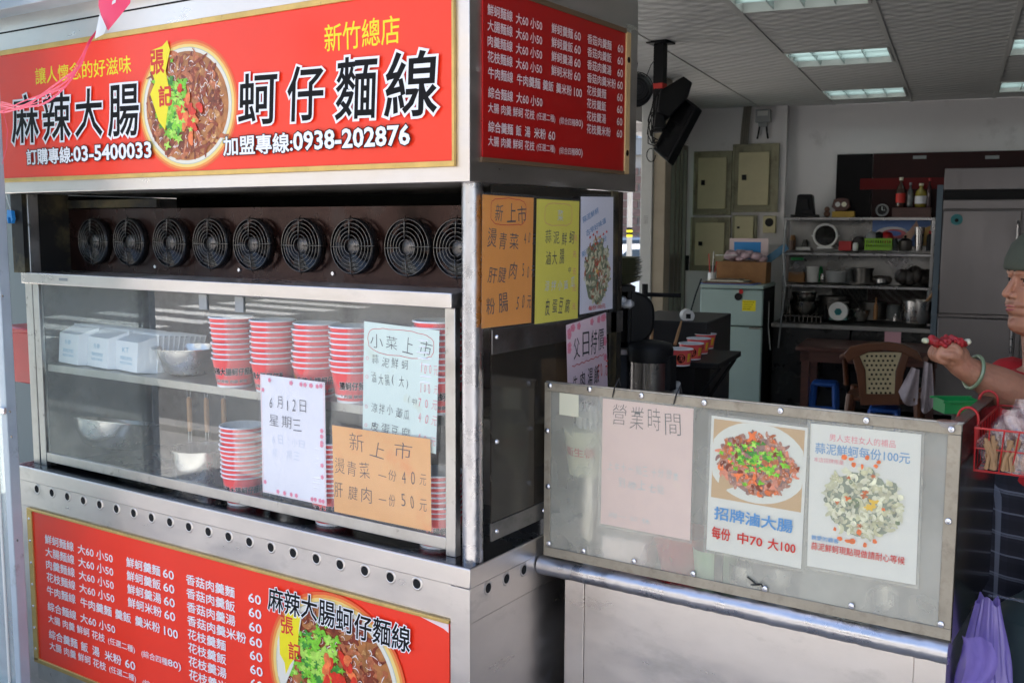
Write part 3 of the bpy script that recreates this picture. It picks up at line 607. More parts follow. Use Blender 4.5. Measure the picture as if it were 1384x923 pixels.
# lower sign
ls = MB().box(-1.675, -.060, .002, .006, .24, .716).build('lower_sign', M['sign_red'], cart)
MB().box(-1.70,-.058,-.003,.006,.716,.724).box(-1.70,-1.675,-.003,.006,.232,.716).box(-1.70,-.058,-.003,.006,.225,.24).build('gold_frame', M['gold'], ls, bevel=.0015)
for i in range(7):
    MB().lathe([(.0001,-.0045),(.004,-.004),(.0045,-.003)], (-1.688, 0, .27+i*.07), 10, axis='y').xf(Matrix.Identity(4)).build('rivet', M['screw'], ls)
def menu(P, ox, oy, kx, ky, white, full=True):
    """menu of prices; (ox, oy) row one baseline, kx/ky scale to the front panel's metres"""
    def T(b, x, y, w, h, bold=.012): P.text(b, ox+x*kx, oy+y*ky, w*kx, h*ky, white, bold=bold)
    H = .029
    for k, b in enumerate(('鮮蚵麵線','大腸麵線','肉羹麵線','花枝麵線')):
        T(b, 0, -k*.0400, .147, H); T('大60 小50', .168, -k*.0400-.0005, .168, H)
    for k, b in enumerate(('鮮蚵羹麵','鮮蚵羹飯','鮮蚵羹湯','鮮蚵米粉')):
        T(b, .400, -k*.0395+.003, .150, H); T('60', .562, -k*.0395+.004, .046, H*.85)
    for k, (b, w) in enumerate((('香菇肉羹麵',.192),('香菇肉羹飯',.192),('香菇肉羹湯',.192),('香菇肉羹米粉',.232),('花枝羹麵',.152),('花枝羹飯',.152),('花枝羹湯',.152),('花枝羹米粉',.192))):
        T(b, .660, -k*.0385+.004, w, H); T('60', .905, -k*.0385+.006, .046, H*.85)
    T('牛肉麵線', 0, -.162, .147, H); T('牛肉羹麵', .172, -.163, .150, H); T('羹飯', .340, -.163, .072, H); T('羹米粉', .432, -.163, .110, H); T('100', .560, -.162, .058, H*.85)
    T('綜合麵線', 0, -.213, .147, H); T('大60 小50', .168, -.213, .168, H)
    for y, b, w in ((-.213-.038, '大腸 肉羹 鮮蚵 花枝', .285), (-.338, '大腸 肉羹 鮮蚵 花枝', .285)):
        T(b, 0, y, w, .026, .008); T('(任選二種)', .300, y-.001, .125, .024, .004); T('(綜合四種', .455, y-.003, .115, .024, .004); T('80)', .572, y-.004, .055, .026, .008)
    T('綜合羹麵', 0, -.302, .147, H); T('飯', .165, -.302, .034, H); T('湯', .222, -.302, .034, H); T('米粉', .282, -.302, .078, H); T('60', .378, -.301, .046, H*.85)
P = Print(); menu(P, -1.613, .624, 1, 1, M['ink_w'])
noodle_bowl(P, -.407, .50, .202, .19, 3, (-.28, .1))
P.poly([(-.600,.46),(-.575,.44),(-.545,.50),(-.52,.60),(-.51,.64),(-.545,.655),(-.575,.62),(-.60,.55)], M['p_rim'])
P.poly([(-.592,.52),(-.575,.50),(-.572,.47),(-.556,.50),(-.53,.53),(-.522,.60),(-.515,.64),(-.545,.652),(-.575,.62),(-.592,.57)], M['ink_yb'])
P.text('張', -.585, .578, .042, .045, M['ink_r'], bold=.02); P.text('記', -.560, .515, .042, .045, M['ink_r'], bold=.02)
for i, ch in enumerate('麻辣大腸蚵仔麵線'):
    P.text(ch, -.630+i*.0585, [.628,.630,.634,.630,.628,.622,.625,.624][i], .053, .062, M['ink_k'], bold=.014, outline=(.052, M['ink_w']), shear=.05)
P.build('lettering', ls, frame((0,.0015,0), (1,0,0), (0,0,1)))
# torn red film corner on lower sign
MB().add([(-.14,.0005,.715),(-.06,.0005,.715),(-.06,.0005,.695),(-.075,.0005,.702)],[(0,3,2,1)]).build('torn_film', M['ink_p'], ls)
# scuffed box at the lower left
MB().box(-1.69,-1.30,.003,.0062,.17,.222).build('lower_plate', M['steel_dirty'], cart, bevel=.001)
# ---- sign box
sb = MB().box(XL-.02, .0, .0, .767, 1.690, 2.30).build('sign_box', M['steel'], cart, bevel=.002)
MB().box(XL-.1, .03, -.07, .80, 2.20, 2.27).build('roof_edge', M['roof_al'], cart, bevel=.002)
MB().box(XL-.01, -.001, -.0015, .0, 2.1555, 2.1595).build('seam', M['hole'], cart)
sg = MB().box(XL+.0, -.039, -.004, -.0005, 1.733, 2.10).build('front_sign', M['sign_red'], cart)
MB().box(XL,-.034,-.009,-.0005,2.092,2.106).box(XL,-.034,-.009,-.0005,1.722,1.734).box(-.0405,-.034,-.0085,-.0005,1.734,2.092).build('gold_frame', M['gold'], sg, bevel=.001)
sf2 = MB().box(.0005, .004, .043, .690, 1.742, 2.098).build('side_sign', M['sign_red_shade'], cart)
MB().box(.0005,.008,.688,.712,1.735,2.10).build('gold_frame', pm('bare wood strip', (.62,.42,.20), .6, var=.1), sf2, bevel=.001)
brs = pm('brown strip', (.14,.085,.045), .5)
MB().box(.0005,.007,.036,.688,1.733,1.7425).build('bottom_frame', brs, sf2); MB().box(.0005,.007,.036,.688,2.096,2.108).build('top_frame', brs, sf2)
for z in (1.79, 2.03): MB().lathe([(.001,.0085),(.008,.0085),(.008,.0)], (0,.70,z), 12, axis='x').build('screw', M['rust'], sf2)
P = Print()
P.text('讓人懷念的好滋味', -1.537, 1.996, .437, .047, M['ink_yb'], bold=.006)
P.text('新竹總店', -.402, 1.988, .220, .060, M['ink_yb'], bold=.006)
noodle_bowl(P, -.884, 1.897, .170, .146, 11, (-.30, -.02))
P.poly([(-1.005,1.90),(-.99,1.865),(-.965,1.84),(-.955,1.88),(-.94,1.93),(-.955,1.99),(-.935,2.04),(-.945,2.065),(-.965,2.052),(-1.01,2.045),(-1.015,2.00),(-.998,1.965),(-1.02,1.935)], M['ink_yb'])
P.text('張', -1.012, 1.985, .050, .058, M['ink_r'], bold=.03); P.text('記', -.985, 1.902, .050, .050, M['ink_r'], bold=.03)
BR_ = dict(bold=.012, outline=(.050, M['ink_w']), shear=.07, jit=.012)
for i, (u, v, wd, h) in enumerate(((-1.664,1.834,.134,.135),(-1.507,1.834,.131,.135),(-1.350,1.839,.120,.126),(-1.201,1.833,.128,.132))): P.text('麻辣大腸'[i], u, v, wd, h, M['ink_k'], **BR_)
for i, (u, v, wd, h) in enumerate(((-.688,1.838,.129,.118),(-.522,1.838,.114,.122),(-.368,1.834,.118,.133),(-.222,1.831,.142,.134))): P.text('蚵仔麵線'[i], u, v, wd, h, M['ink_k'], **BR_)
P.text('訂購專線:', -1.590, 1.770, .225, .044, M['ink_w'], bold=.022, outline=(.06, M['ink_k'])); P.text('03-5400033', -1.360, 1.773, .338, .040, M['ink_w'], bold=.028, outline=(.066, M['ink_k']))
P.text('加盟專線:', -.742, 1.768, .238, .045, M['ink_w'], bold=.022, outline=(.06, M['ink_k'])); P.text('0938-202876', -.500, 1.772, .348, .041, M['ink_w'], bold=.028, outline=(.066, M['ink_k']))
P.build('lettering', sg, frame((0,-.0042,0), (1,0,0), (0,0,1)))
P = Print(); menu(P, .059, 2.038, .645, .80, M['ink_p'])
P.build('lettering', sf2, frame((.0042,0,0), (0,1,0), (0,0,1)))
# ---- oven housing with fans between sign and case
MB().box(XL+.03, -.05, .185, .20, 1.45, 1.645).build('fan_panel', M['rust'], cart)
MB().box(XL+.005, XL+.065, .03, .185, 1.45, 1.689).build('left_cheek', M['soot'], cart)
MB().box(XL+.065, -.06, .60, .61, 1.44, 1.69).build('back_plate', M['soot2'], cart)
MB().box(XL+.065, -.06, .2005, .60, 1.60, 1.605).build('hood_floor', M['soot'], cart)
MB().box(XL+.07, -1.25, .175, .184, 1.648, 1.672).build('bent_flap', M['soot'], cart)
MB().box(XL+.004, XL+.010, .186, .765, .853, 1.689).build('added_side_sheet', M['steel_dark'], cart)  # added to shut sunlight out of the cart's left end
MB().box(XL+.012, -.004, .006, .77, .8521, .8532).build('counter_reflection', M['top_reflect'], cart)  # thin sheet added to carry the painted dark reflection
MB().box(-1.725, -1.690, .045, .080, .853, 1.689).build('left_post', M['steel_dirty'], cart, bevel=.002)
MB().lathe([(.0235,.853),(.0235,1.6895)], (-.030,.052,0), 28).build('corner_post', M['chrome'], cart, angle=60)
fm_ = MB()
for k in range(6): 
    R_ = .020+k*.0105; fm_.tube([(R_*math.cos(i*math.pi/14), -.010+.004*(k/5), R_*math.sin(i*math.pi/14)) for i in range(28)], .0011, 5, closed=True)
for a in range(4):
    c_, s_ = math.cos(a*math.pi/2), math.sin(a*math.pi/2)
    fm_.tube([(c_*.016,-.0125,s_*.016),(c_*.070,-.0095,s_*.070),(c_*.083,-.001,s_*.083)], .0012, 5)
grill = fm_.mesh('fan_grille', M['wire']); grill.shade_smooth()
ring = MB().lathe([(.071,.004),(.076,-.004),(.078,.006)], n=36, axis='y'); 
fan_hole = MB().lathe([(.0001,-.0012),(.073,-.0012)], n=32, axis='y')
bl = MB()
for k in range(7):
    a = k*2*math.pi/7
    def fnb(u, v, a=a):
        th = a+u*.75+v*.25; r_ = .022+v*.046; return (r_*math.cos(th), .004+(-.012+u*.022), r_*math.sin(th))
    bl.grid(fnb, 5, 4)
blade = bl.mesh('fan_blades', M['fan']); blade.shade_smooth()
hub = MB().lathe([(.0001,-.008),(.018,-.008),(.022,-.004),(.022,.01)], n=24, axis='y').mesh('fan_hub', pm('hub cap', (.13,.12,.115), .35, .8, var=.4, vs=60)); hub.shade_smooth()
hub_ring = MB()
cup_ = MB().shell([(.0745,0),(.076,-.006),(.0765,.012),(.073,.016)], n=36).xf(Matrix.Rotation(rad(90),4,'X')).mesh('fan_rim', M['fan']); cup_.shade_smooth()
disc_ = MB().add([(.0745*math.cos(i*math.pi/16), 0, .0745*math.sin(i*math.pi/16)) for i in range(32)], [tuple(range(32))]).mesh('dark_opening', M['black'])
fx = [-1.536,-1.362,-1.177,-1.002,-.836,-.652,-.476,-.299,-.149]
for i, x in enumerate(fx):
    t = thing('cooling_fan', f'{ORD[i]} round black fan from the left in the row above the glass case' if i < 8 else 'last black fan of the row, half hidden by the round corner post', 'fan', (x, .168, 1.546), 0, 'round fans above the glass case'); t.scale = (.93,1,.93)
    for nm, me, dy in (('dark_opening', disc_, .0175), ('fan_blades', blade, .0), ('fan_hub', hub, 0), ('fan_rim', cup_, .004), ('fan_grille', grill, -.008)):
        o = bpy.data.objects.new(nm, me); col.objects.link(o); o.parent = t; o.location = (0, dy, 0); o.rotation_euler = (0, random.random()*6 if nm == 'fan_blades' else random.uniform(-.06,.06), 0)
for i in (1, 3, 5): MB().lathe([(.001,-.004),(.005,-.004),(.006,0)], (fx[i]+.087, .184, 1.475), 10, axis='y').build('bolt', M['screw'], cart)
# ---- right side sheets of the cart (dirty acrylic)
MB().box(-.006, -.002, .085, .70, .895, 1.688).build('side_sheet', M['acrylic_side'], cart)
for z0, z1 in ((1.362,1.372),): MB().box(-.001, .003, .08, .70, z0-.045, z1).build('side_rail', M['steel_dark'], cart, bevel=.001)
MB().box(-.003, .002, .08, .70, .895, .935).build('side_sill', M['steel_dark'], cart)
MB().box(-.02, .003, .63, .665, .853, 1.689).build('rear_post', M['soot'], cart, bevel=.002)
for y, z in ((.098,1.355),(.42,1.41),(.098,.915),(.30,.915),(.098,1.12)): MB().lathe([(.001,.008),(.004,.007),(.006,.003)], (0,y,z), 10, axis='x').build('bolt', M['screw'], cart)

# ---- glass case
case = thing('glass_case', 'steel framed glass display case on the cart counter', 'display case', (0,0,0))
fr = MB().box(-1.72, -.072, .03, .30, 1.418, 1.452); fr.build('case_top', M['steel'], case, bevel=.0025)
MB().box(-1.685,-1.655,.045,.060,.853,1.4175).build('left_stile', M['steel_dirty'], case, bevel=.0015)
MB().box(-.101,-.073,.045,.065,.8535,1.4175).build('right_stile', M['steel_dirty'], case, bevel=.0015)
MB().box(-1.6545,-.1015,.046,.060,.866,.895).build('bottom_rail', M['steel_dirty'], case, bevel=.0015)
MB().box(-1.651,-.104,.050,.054,.8955,1.4172).build('glass_pane', M['glass'], case)
MB().box(-1.651,-.104,.062,.44,1.148,1.170).build('shelf', M['steel_dirty'], case, bevel=.001)
MB().box(-1.66,-1.655,.0615,.60,.853,1.417).build('end_panel', M['steel_dark'], case)
MB().box(-1.40,-1.365,.43,.445,.853,1.417).build('rear_upright', M['steel_dark'], case)
MB().box(-1.40,-.1,.43,.436,1.05,1.09).build('rear_rail', M['steel_dark'], case)
MB().box(-1.42,-.1,.447,.452,.853,1.417).build('added_rear_sheet', M['steel_dark'], case)  # added dark sheet standing in for the dim room behind the case
MB().box(-1.654,-1.41,.44,.446,.853,1.417).build('rear_panel', M['steel_dark'], case)
for x in (-.92, -.78): MB().box(x,x+.03,.0455,.0495,1.375,1.415).build('clip', M['grey_p'], case)
MB().box(-1.52,-1.48,.0285,.0298,1.432,1.440).build('tape_scrap', M['grey_p'], case)

# bowls
prof = [(.0440,.006),(.0440,.0),(.0455,.0),(.0470,.010),(.0570,.0735),(.0600,.0735),(.0606,.0760),(.0590,.0785),(.0560,.0775),(.0455,.010),(.0001,.008)]
bw = MB(); bw.shell([(.0001,.002),(.0455,.0),(.0457,.006),(.0570,.0740)], n=32, mis=[0,1,0]).shell([(.0562,.0768),(.0455,.0085),(.0001,.0075)], n=32, mi=2)
bwm = bw.mesh('wall', [M['cup_red'], M['cup_w'], M['cup_in']]); bwm.shade_smooth(); bwm.set_sharp_from_angle(angle=rad(40))
rmm = MB().shell([(.0570,.0742),(.0598,.0745),(.0607,.0758),(.0600,.0775),(.0580,.0785),(.0561,.0770)], n=32).mesh('rim', M['cup_w']); rmm.shade_smooth()
def bowl(loc, label, group, rz=0):
    t = thing('paper_bowl', label, 'paper bowl', loc, rz, group)
    for nm, me in (('wall', bwm), ('rim', rmm)):
        o = bpy.data.objects.new(nm, me); col.objects.link(o); o.parent = t
    return t
def conewrap(P, parent, r_at):
    out = []
    for u, v, d in P.mb.v:
        r_ = r_at(v)+.0003+d; a = -math.pi/2+u/.052; out.append((r_*math.cos(a), r_*math.sin(a), v))
    P.mb.v = out; me = P.mb.mesh('lettering', P.mats); o = bpy.data.objects.new('lettering', me); col.objects.link(o); o.parent = parent
def bowl_print(t, big=True):
    P = Print(); P.text('麻辣大腸蚵仔麵線', -.060, .034, .130, .019, M['ink_k'], bold=.03, outline=(.06, M['ink_p']))
    P.text('張記麵線 肉羹 鮮蚵', -.052, .013, .10, .009, M['ink_k'], bold=.01, outline=(.05, M['ink_p']))
    P.text('張記', -.088, .036, .022, .020, M['ink_yb'], bold=.02); conewrap(P, t, lambda v: .0457+(.0570-.0457)*(v-.006)/.068)
stacks = [(-.848,.100,1.1705,9,'leftmost stack on the case shelf'),(-.700,.100,1.1705,9,'second stack on the case shelf'),(-.556,.103,1.1705,9,'third stack on the case shelf'),(-.421,.100,1.1705,9,'fourth stack on the case shelf'),(-.294,.105,1.1705,9,'shelf stack hidden behind the green menu'),(-.155,.100,1.1705,11,'rightmost shelf stack, behind the right stile'),
          (-.828,.100,.8535,12,'counter stack left of the date notice'),(-.500,.100,.8535,12,'counter stack behind the orange notice'),(-.165,.105,.8535,9,'counter stack beside the right stile')]
for si, (x, y, z, n, nm) in enumerate(stacks):
    for k in range(n):
        t = bowl((x+random.uniform(-.0022,.0022)+k*.0004*((si*7)%5-2), y+random.uniform(-.0018,.0018), z+k*(.0135 if z > 1 else .0122)), f'paper bowl, {ORD[k]} from the bottom, {nm}' if k else f'printed bottom bowl, {nm}', 'red paper bowls stacked in the glass case', random.uniform(-.2,.2)+.6)
        if k == 0: t.rotation_euler = (0,0,[.62,.35,.90,.15,.5,.5,.6,.6,.6][si]); bowl_print(t)
# foam boxes: nested trays lying on their side
def tray():
    a, b, h = .068, .046, .095; o = []; 
    mb = MB()
    def ringp(s_, y): return [(-.062*s_, y, .004 if s_ > .9 else .004), (.062*s_, y, .004), (.062*s_, y, .004+.088*s_), (-.062*s_, y, .004+.088*s_)]
    R1, R2 = ringp(.80, 0), ringp(1.0, .052); R3 = ringp(1.05, .054)
    mb.add(R1+R2+R3, [(0,1,2,3),(0,4,5,1),(1,5,6,2),(2,6,7,3),(3,7,4,0),(4,8,9,5),(5,9,10,6),(6,10,11,7),(7,11,8,4)])
    return mb.mesh('tray', M['foam'])
trm = tray()
for si, (tx, ty, n, lab) in enumerate(((-1.640,.068,8,'leftmost'),(-1.495,.068,8,'middle'),(-1.357,.068,10,'rightmost'))):
    for k in range(n):
        o = bpy.data.objects.new('foam_tray', trm); col.objects.link(o)
        o.location = (tx+.066+k*.0030, ty+.012+k*.0140, 1.1702); o.rotation_euler = (rad(-5-1.2*k), 0, rad(-7+random.uniform(-1,1))); o.scale = (1.22,1,1.30-.04*si)
        tag(o, f'white foam tray, {ORD[k]} from the front in the {lab} row on the case shelf', 'foam tray', 'white foam trays in the glass case')
        if k == 0:
            P = Print(); P.text('KT' if si == 2 else '外帶', -.02, .048, .03, .012, M['ink_foam']); P.text('環保餐盒 請勿微波', -.028, .030, .055, .009, M['ink_foam']); P.text('MADE IN TAIWAN', -.028, .020, .055, .006, M['ink_foam'])
            P.build('stamp', o, frame((0,-.0006,0),(1,0,0),(0,0,1)))
def basin(loc, r, h, label, mat='pot', rx=0, lip=.008):
    o = MB().shell([(.0001,0),(r*.55,0),(r*.72,h*.12),(r*.93,h*.62),(r,h),(r+lip,h+.002),(r+lip,h-.001),(r*.985,h*.96),(r*.92,h*.62),(r*.70,h*.15),(.0001,.004)], n=40).build('steel_bowl', M[mat])
    o.location = loc; o.rotation_euler = (rx,0,0); return tag(o, label, 'steel bowl')
p = onz(252, 505, 1.185); basin((-1.115,.165,1.171), .095, .078, 'round steel mixing bowl on the case shelf beside the foam trays', 'pot_b')
o = MB().tube([(0,0,0),(.06,0,.055)], .004, 6).build('ladle', M['pot']); o.location = (-1.08,.17,1.20); tag(o, 'steel spoon leaning in the mixing bowl on the shelf', 'spoon')
basin((-1.52,.185,.90), .125, .085, 'large tilted steel basin at the left end of the case', 'pot_b', rx=rad(-12))
basin((-1.30,.30,.854), .10, .04, 'shallow steel dish on the counter in the middle of the case')
def pot(loc, r, h, label, mat='pot', name='stock_pot'):
    o = MB().shell([(.0001,0),(r*.97,0),(r,.01),(r,h),(r+.006,h+.002),(r+.006,h-.002),(r-.003,h-.004),(r-.004,.01),(.0001,.006)], n=36).build(name, M[mat])
    o.location = loc; return tag(o, label, 'pot')
pot((-1.08,.17,.854), .082, .105, 'steel noodle pot on the counter left of the bowl stack', 'pot_b')
pot((-.80,.25,.854), .08, .11, 'steel pot hidden between the bowl stacks')
for i, (x, lab) in enumerate(((-1.115,'left'),(-1.065,'middle'),(-1.015,'right'))):
    t = thing('noodle_strainer', f'wire noodle strainer with wooden grip, {lab} of three in the noodle pot', 'strainer', (x,.16+.02*i,.93), 0, 'noodle strainers in the pot')
    MB().lathe([(.0065,.075),(.008,.12),(.0075,.17),(.004,.175)], n=10).build('grip', M['wood_l'], t)
    MB().tube([(-.006,0,.0),(-.006,0,.08)], .0015, 5).tube([(.006,0,0),(.006,0,.08)], .0015, 5).tube([(-.006,0,.17),(-.008,0,.20),(0,0,.215),(.008,0,.20),(.006,0,.17)], .0012, 5).build('wire', M['screw'], t)
p = MB().box(-.09,.09,-.03,.03,0,.006).build('steel_tray', M['pot_b']); p.location = (-1.27,.12,.856); tag(p, 'small flat steel tray lying on the counter inside the case', 'tray')

# ================================================================== paper notices
def notice(name, label, cat, BL, BR, TL, plane, mat, draw, film='sleeve', sleeve=True, curl=.003, gap=.004, group=None, edge=.006):
    A, B, C_ = [plane(*q) for q in (BL, BR, TL)]; u = (B-A); wd = u.length; v = (C_-A); u.normalize(); v -= u*v.dot(u); h = v.length; v.normalize(); n = u.cross(v)
    Mx = frame(A+n*gap, u, v)
    t = thing(name, label, cat, M=Mx, group=group)
    ph = random.random()*6
    def cz(a, b): return curl*(math.sin(a/wd*3.0+ph)*.5+.5)*(.3+b/h)
    s = MB().grid(lambda a, b: (a*wd, b*h, cz(a*wd, b*h)), 10, 12).build('sheet', M[mat], t)
    P = Print(); draw(P, wd, h); P.mb.v = [(a, b, d+cz(a, b)+.0002) for a, b, d in P.mb.v]; P.build('lettering', t)
    if sleeve:
        e = edge; MB().grid(lambda a, b: (-e+a*(wd+2*e), -e+b*(h+2*e), cz(a*wd, b*h)+.0028), 10, 12).build('plastic_sleeve', M[film], t)
    return t
HTB = 0
def HT(P, body, u, v, w, h, m='ink_grey', bold=.0, rnd=random.Random(4)):
    """hand lettering: each character drawn a little uneven"""
    n = len(body); cw = w/n
    for i, ch in enumerate(body):
        if ch == ' ': continue
        k = rnd.uniform(.80,1.02); kk = .10 if ch == '1' else .55 if ch.isdigit() else .35 if ch in '()' else 1
        hh = h*(.05 if ch in '一-' else k); vv = v+(h*.4 if ch in '一-' else 0)
        P.text(ch, u+i*cw+(.36*cw if kk < .2 else 0)+rnd.uniform(-.04,.08)*cw, vv+rnd.uniform(-.09,.09)*h, cw*.76*kk*rnd.uniform(.82,1.08), hh, M[m], off=-.017+HTB, bold=bold+.0035+HTB*.6, rot=rnd.uniform(-.10,.10), shear=rnd.uniform(-.04,.16), jit=.022)
def flower(P, u, v, r, rn):
    for k in range(5): P.ell(u+math.cos(k*1.256)*r*.6, v+math.sin(k*1.256)*r*.6, r*.5, r*.5, M['flower'], 8, 0, 0, 0, .000006)
    P.ell(u, v, r*.30, r*.30, M['ink_pk'], 8)
def wob(cu, cv, ru, rv, rn, n=36, sq=1):
    return [(cu+ru*math.copysign(abs(math.cos(a))**sq, math.cos(a))*(1+rn.uniform(-.02,.02)), cv+rv*math.copysign(abs(math.sin(a))**sq, math.sin(a))*(1+rn.uniform(-.05,.05))) for a in [2*math.pi*i/n for i in range(n)]]
PC = lambda x, y: ony(x, y, .0445)
PS = lambda x, y: onx(x, y, .0035)
def d_date(P, w, h):
    rn = random.Random(2)
    P.ring([(.003,.003),(w-.003,.003),(w-.003,h-.003),(.003,h-.003)], .004, M['ink_p'])
    for i in range(26):
        s_ = rn.choice([0,1,2,3]); q = rn.random()
        u, v = [(.010,q*h),(w-.012,q*h),(q*w,.010),(q*w,h-.012)][s_]; u = min(max(u,.01),w-.01); v = min(max(v,.01),h-.01); flower(P, u, v, .0055, rn)
    HT(P, '6月12日', .034, h-.082, .135, .030); HT(P, '星期三', .034, h-.130, .125, .030)
    HT(P, '6日 小日', .04, h-.172, .12, .022, 'ink_fade'); HT(P, '星 期三', .04, h-.205, .10, .022, 'ink_fade')
notice('date_notice', 'white notice with pink flower border and the handwritten date', 'notice', (357,664), (443,683), (355,505), PC, 'pw', d_date)
def d_green(P, w, h):
    rn = random.Random(3); P.ring(wob(w*.5, h-.040, w*.44, .030, rn, sq=.6), .0012, M['ink_r'])
    HT(P, '小菜上市', .022, h-.058, w*.86, .036)
    for k, (b, pr) in enumerate((('蒜泥鮮蚵','100元'),('滷大腸(大)','100元'),('(中)','70元'),('涼拌小黃瓜','40元'),('皮蛋豆腐','40元'))):
        v = h-.098-[0,.044,.078,.115,.160][k]
        if b == '(中)': HT(P, b, w*.62, v, .035, .017)
        else: HT(P, b, .026, v, .125 if k else .118, .025); P.ring([(.012+.004*math.cos(a), v+.012+.004*math.sin(a)) for a in [i*1.05 for i in range(6)]], .001, M['ink_pk'])
        HT(P, pr, w*.76, v-.003, w*.25, .022, 'ink_pk')
notice('green_menu', 'pale green handwritten side dish menu in a plastic sleeve', 'menu', (491,592), (590,613), (488,433), PC, 'pg', d_green, gap=.002)
def d_orange(P, w, h):
    HT(P, '新上市', .055, h-.058, .20, .044); HT(P, '燙青菜', .004, h-.118, .125, .038); HT(P, '一份', .145, h-.113, .06, .030); HT(P, '40元', .215, h-.112, .078, .030)
    HT(P, '肝腱肉', .004, h-.178, .125, .038); HT(P, '一份', .145, h-.172, .06, .030); HT(P, '50元', .215, h-.170, .078, .030)
notice('orange_notice', 'orange handwritten notice at the lower right of the glass case', 'notice', (455,690), (586,717), (457,574), PC, 'po', d_orange, gap=.0075)
def d_os(P, w, h):
    rn = random.Random(5); P.ring(wob(w*.5, h-.034, w*.34, .029, rn, sq=.5), .0016, M['ink_r'])
    HT(P, '新上市', .045, h-.056, .135, .042); HT(P, '燙青菜', .018, h-.112, .125, .042); HT(P, '40元', .160, h-.105, .05, .028)
    HT(P, '肝腱肉', .018, h-.185, .125, .040); HT(P, '50元', .155, h-.180, .055, .028); HT(P, '粉腸', .018, h-.255, .095, .044); HT(P, '50元', .130, h-.250, .070, .032)
HTB = .006
notice('orange_sheet', 'deep orange handwritten price sheet beside the round corner post', 'notice', (649,444), (716,436), (648,263), PS, 'pos', d_os, gap=.003)
def d_yl(P, w, h):
    rn = random.Random(6); P.ring(wob(w*.5, h-.034, w*.32, .026, rn, sq=.5), .0009, M['ink_pk']); HT(P, '菜', w*.48, h-.050, .035, .03, 'ink_fade')
    HT(P, '蒜泥鮮蚵', .040, h-.104, .15, .034); HT(P, '滷大腸', .040, h-.154, .10, .034); HT(P, '中', .150, h-.176, .02, .018)
    HT(P, '涼拌小黃瓜', .040, h-.212, .15, .026, 'ink_fade'); HT(P, '皮蛋豆腐', .045, h-.268, .12, .038)
    for k in range(5): HT(P, '元', w-.030, h-.095-k*.042, .022, .016, 'ink_pk')
notice('yellow_sheet', 'yellow handwritten menu between the orange sheet and the photo poster', 'menu', (719,438), (778,430), (719,269), PS, 'py', d_yl, gap=.006)
def d_ph(P, w, h):
    for k, (u, v, b) in enumerate(((.012,h-.065,'蒜泥鮮蚵'),(.030,h-.098,'古早好味道'),(.010,h-.150,'新鮮現做每份'))): P.text(b, u, v, .085+.025*k, .015, M['ink_b'], bold=.01, rot=.30)
    dish_print(P, w*.50, .105, w*.40, .085, 8, ['p_clam','p_clam2','p_clam3','p_meat2','p_clam2'], ((['p_chili','p_egg'],-.2,.3,.2,.3,5,.10),(['p_gleam'],.3,-.3,.2,.2,6,.10)), 130, .26)
    for k in range(6): P.leaf(w*.25+k*.018, .19+(k%3)*.006, .006, k, M['p_chili'], random.Random(k))
    P.text('每份100元', .04, .006, .09, .012, M['ink_r'], bold=.01)
notice('photo_poster', 'white poster with a clam dish photo at the rear of the cart side', 'poster', (781,425), (826,417), (780,266), PS, 'pb', d_ph, gap=.004)
def d_pk(P, w, h):
    rn = random.Random(9)
    for i in range(22):
        s_ = rn.choice([0,1,2,2]); q = rn.random(); u, v = [(.010,q*h),(w-.010,q*h),(q*w,h-.012)][s_]; flower(P, min(max(u,.012),w-.012), min(max(v,.012),h-.012), .009, rn)
    HT(P, '父日特價', .030, h-.090, w*.80, .060); P.ring([(.02+i*.012, h-.105-.004*(i%2)) for i in range(int(w/.012)-2)], .0018, M['ink_r'], False)
    HT(P, '牛肉湯飯', .025, h-.175, w*.66, .048, 'ink_k'); HT(P, '50元', w*.72, h-.165, w*.26, .042, 'ink_r'); HT(P, '滷湯飯', .035, h-.245, w*.60, .048, 'ink_k'); HT(P, '50元', w*.72, h-.235, w*.26, .042, 'ink_r')
notice('special_sheet', 'white sheet with pink flowers and handwritten daily special, behind the windscreen', 'notice', (764,566), (818,541), (760,439), PS, 'pkw', d_pk, gap=.008, sleeve=False)
# ================================================================== SECOND CART (right) with windscreen
Y2 = .29; HTB = 0
c2 = thing('serving_cart', 'low steel serving cart with riveted hazy windscreen on the right', 'food cart', (0,0,0))
X0, X1 = .012, .931
MB().box(X0+.035, X1-.015, Y2+.045, Y2+.42, .09, .795).build('cabinet', M['steel'], c2)
MB().box(X0+.035, X0+.088, Y2+.039, Y2+.0448, .09, .795).build('left_strip', M['steel'], c2, bevel=.001)
MB().box(X1-.072, X1-.012, Y2+.039, Y2+.0448, .09, .795).build('right_strip', M['steel'], c2, bevel=.001)
MB().box(X0+.09, X1-.074, Y2+.0415, Y2+.0449, .10, .790).build('front_panel', M['steel'], c2)
MB().box(X0+.02, X1-.004, Y2+.03, Y2+.43, .795, .806).build('shelf_top', M['steel'], c2, bevel=.001)
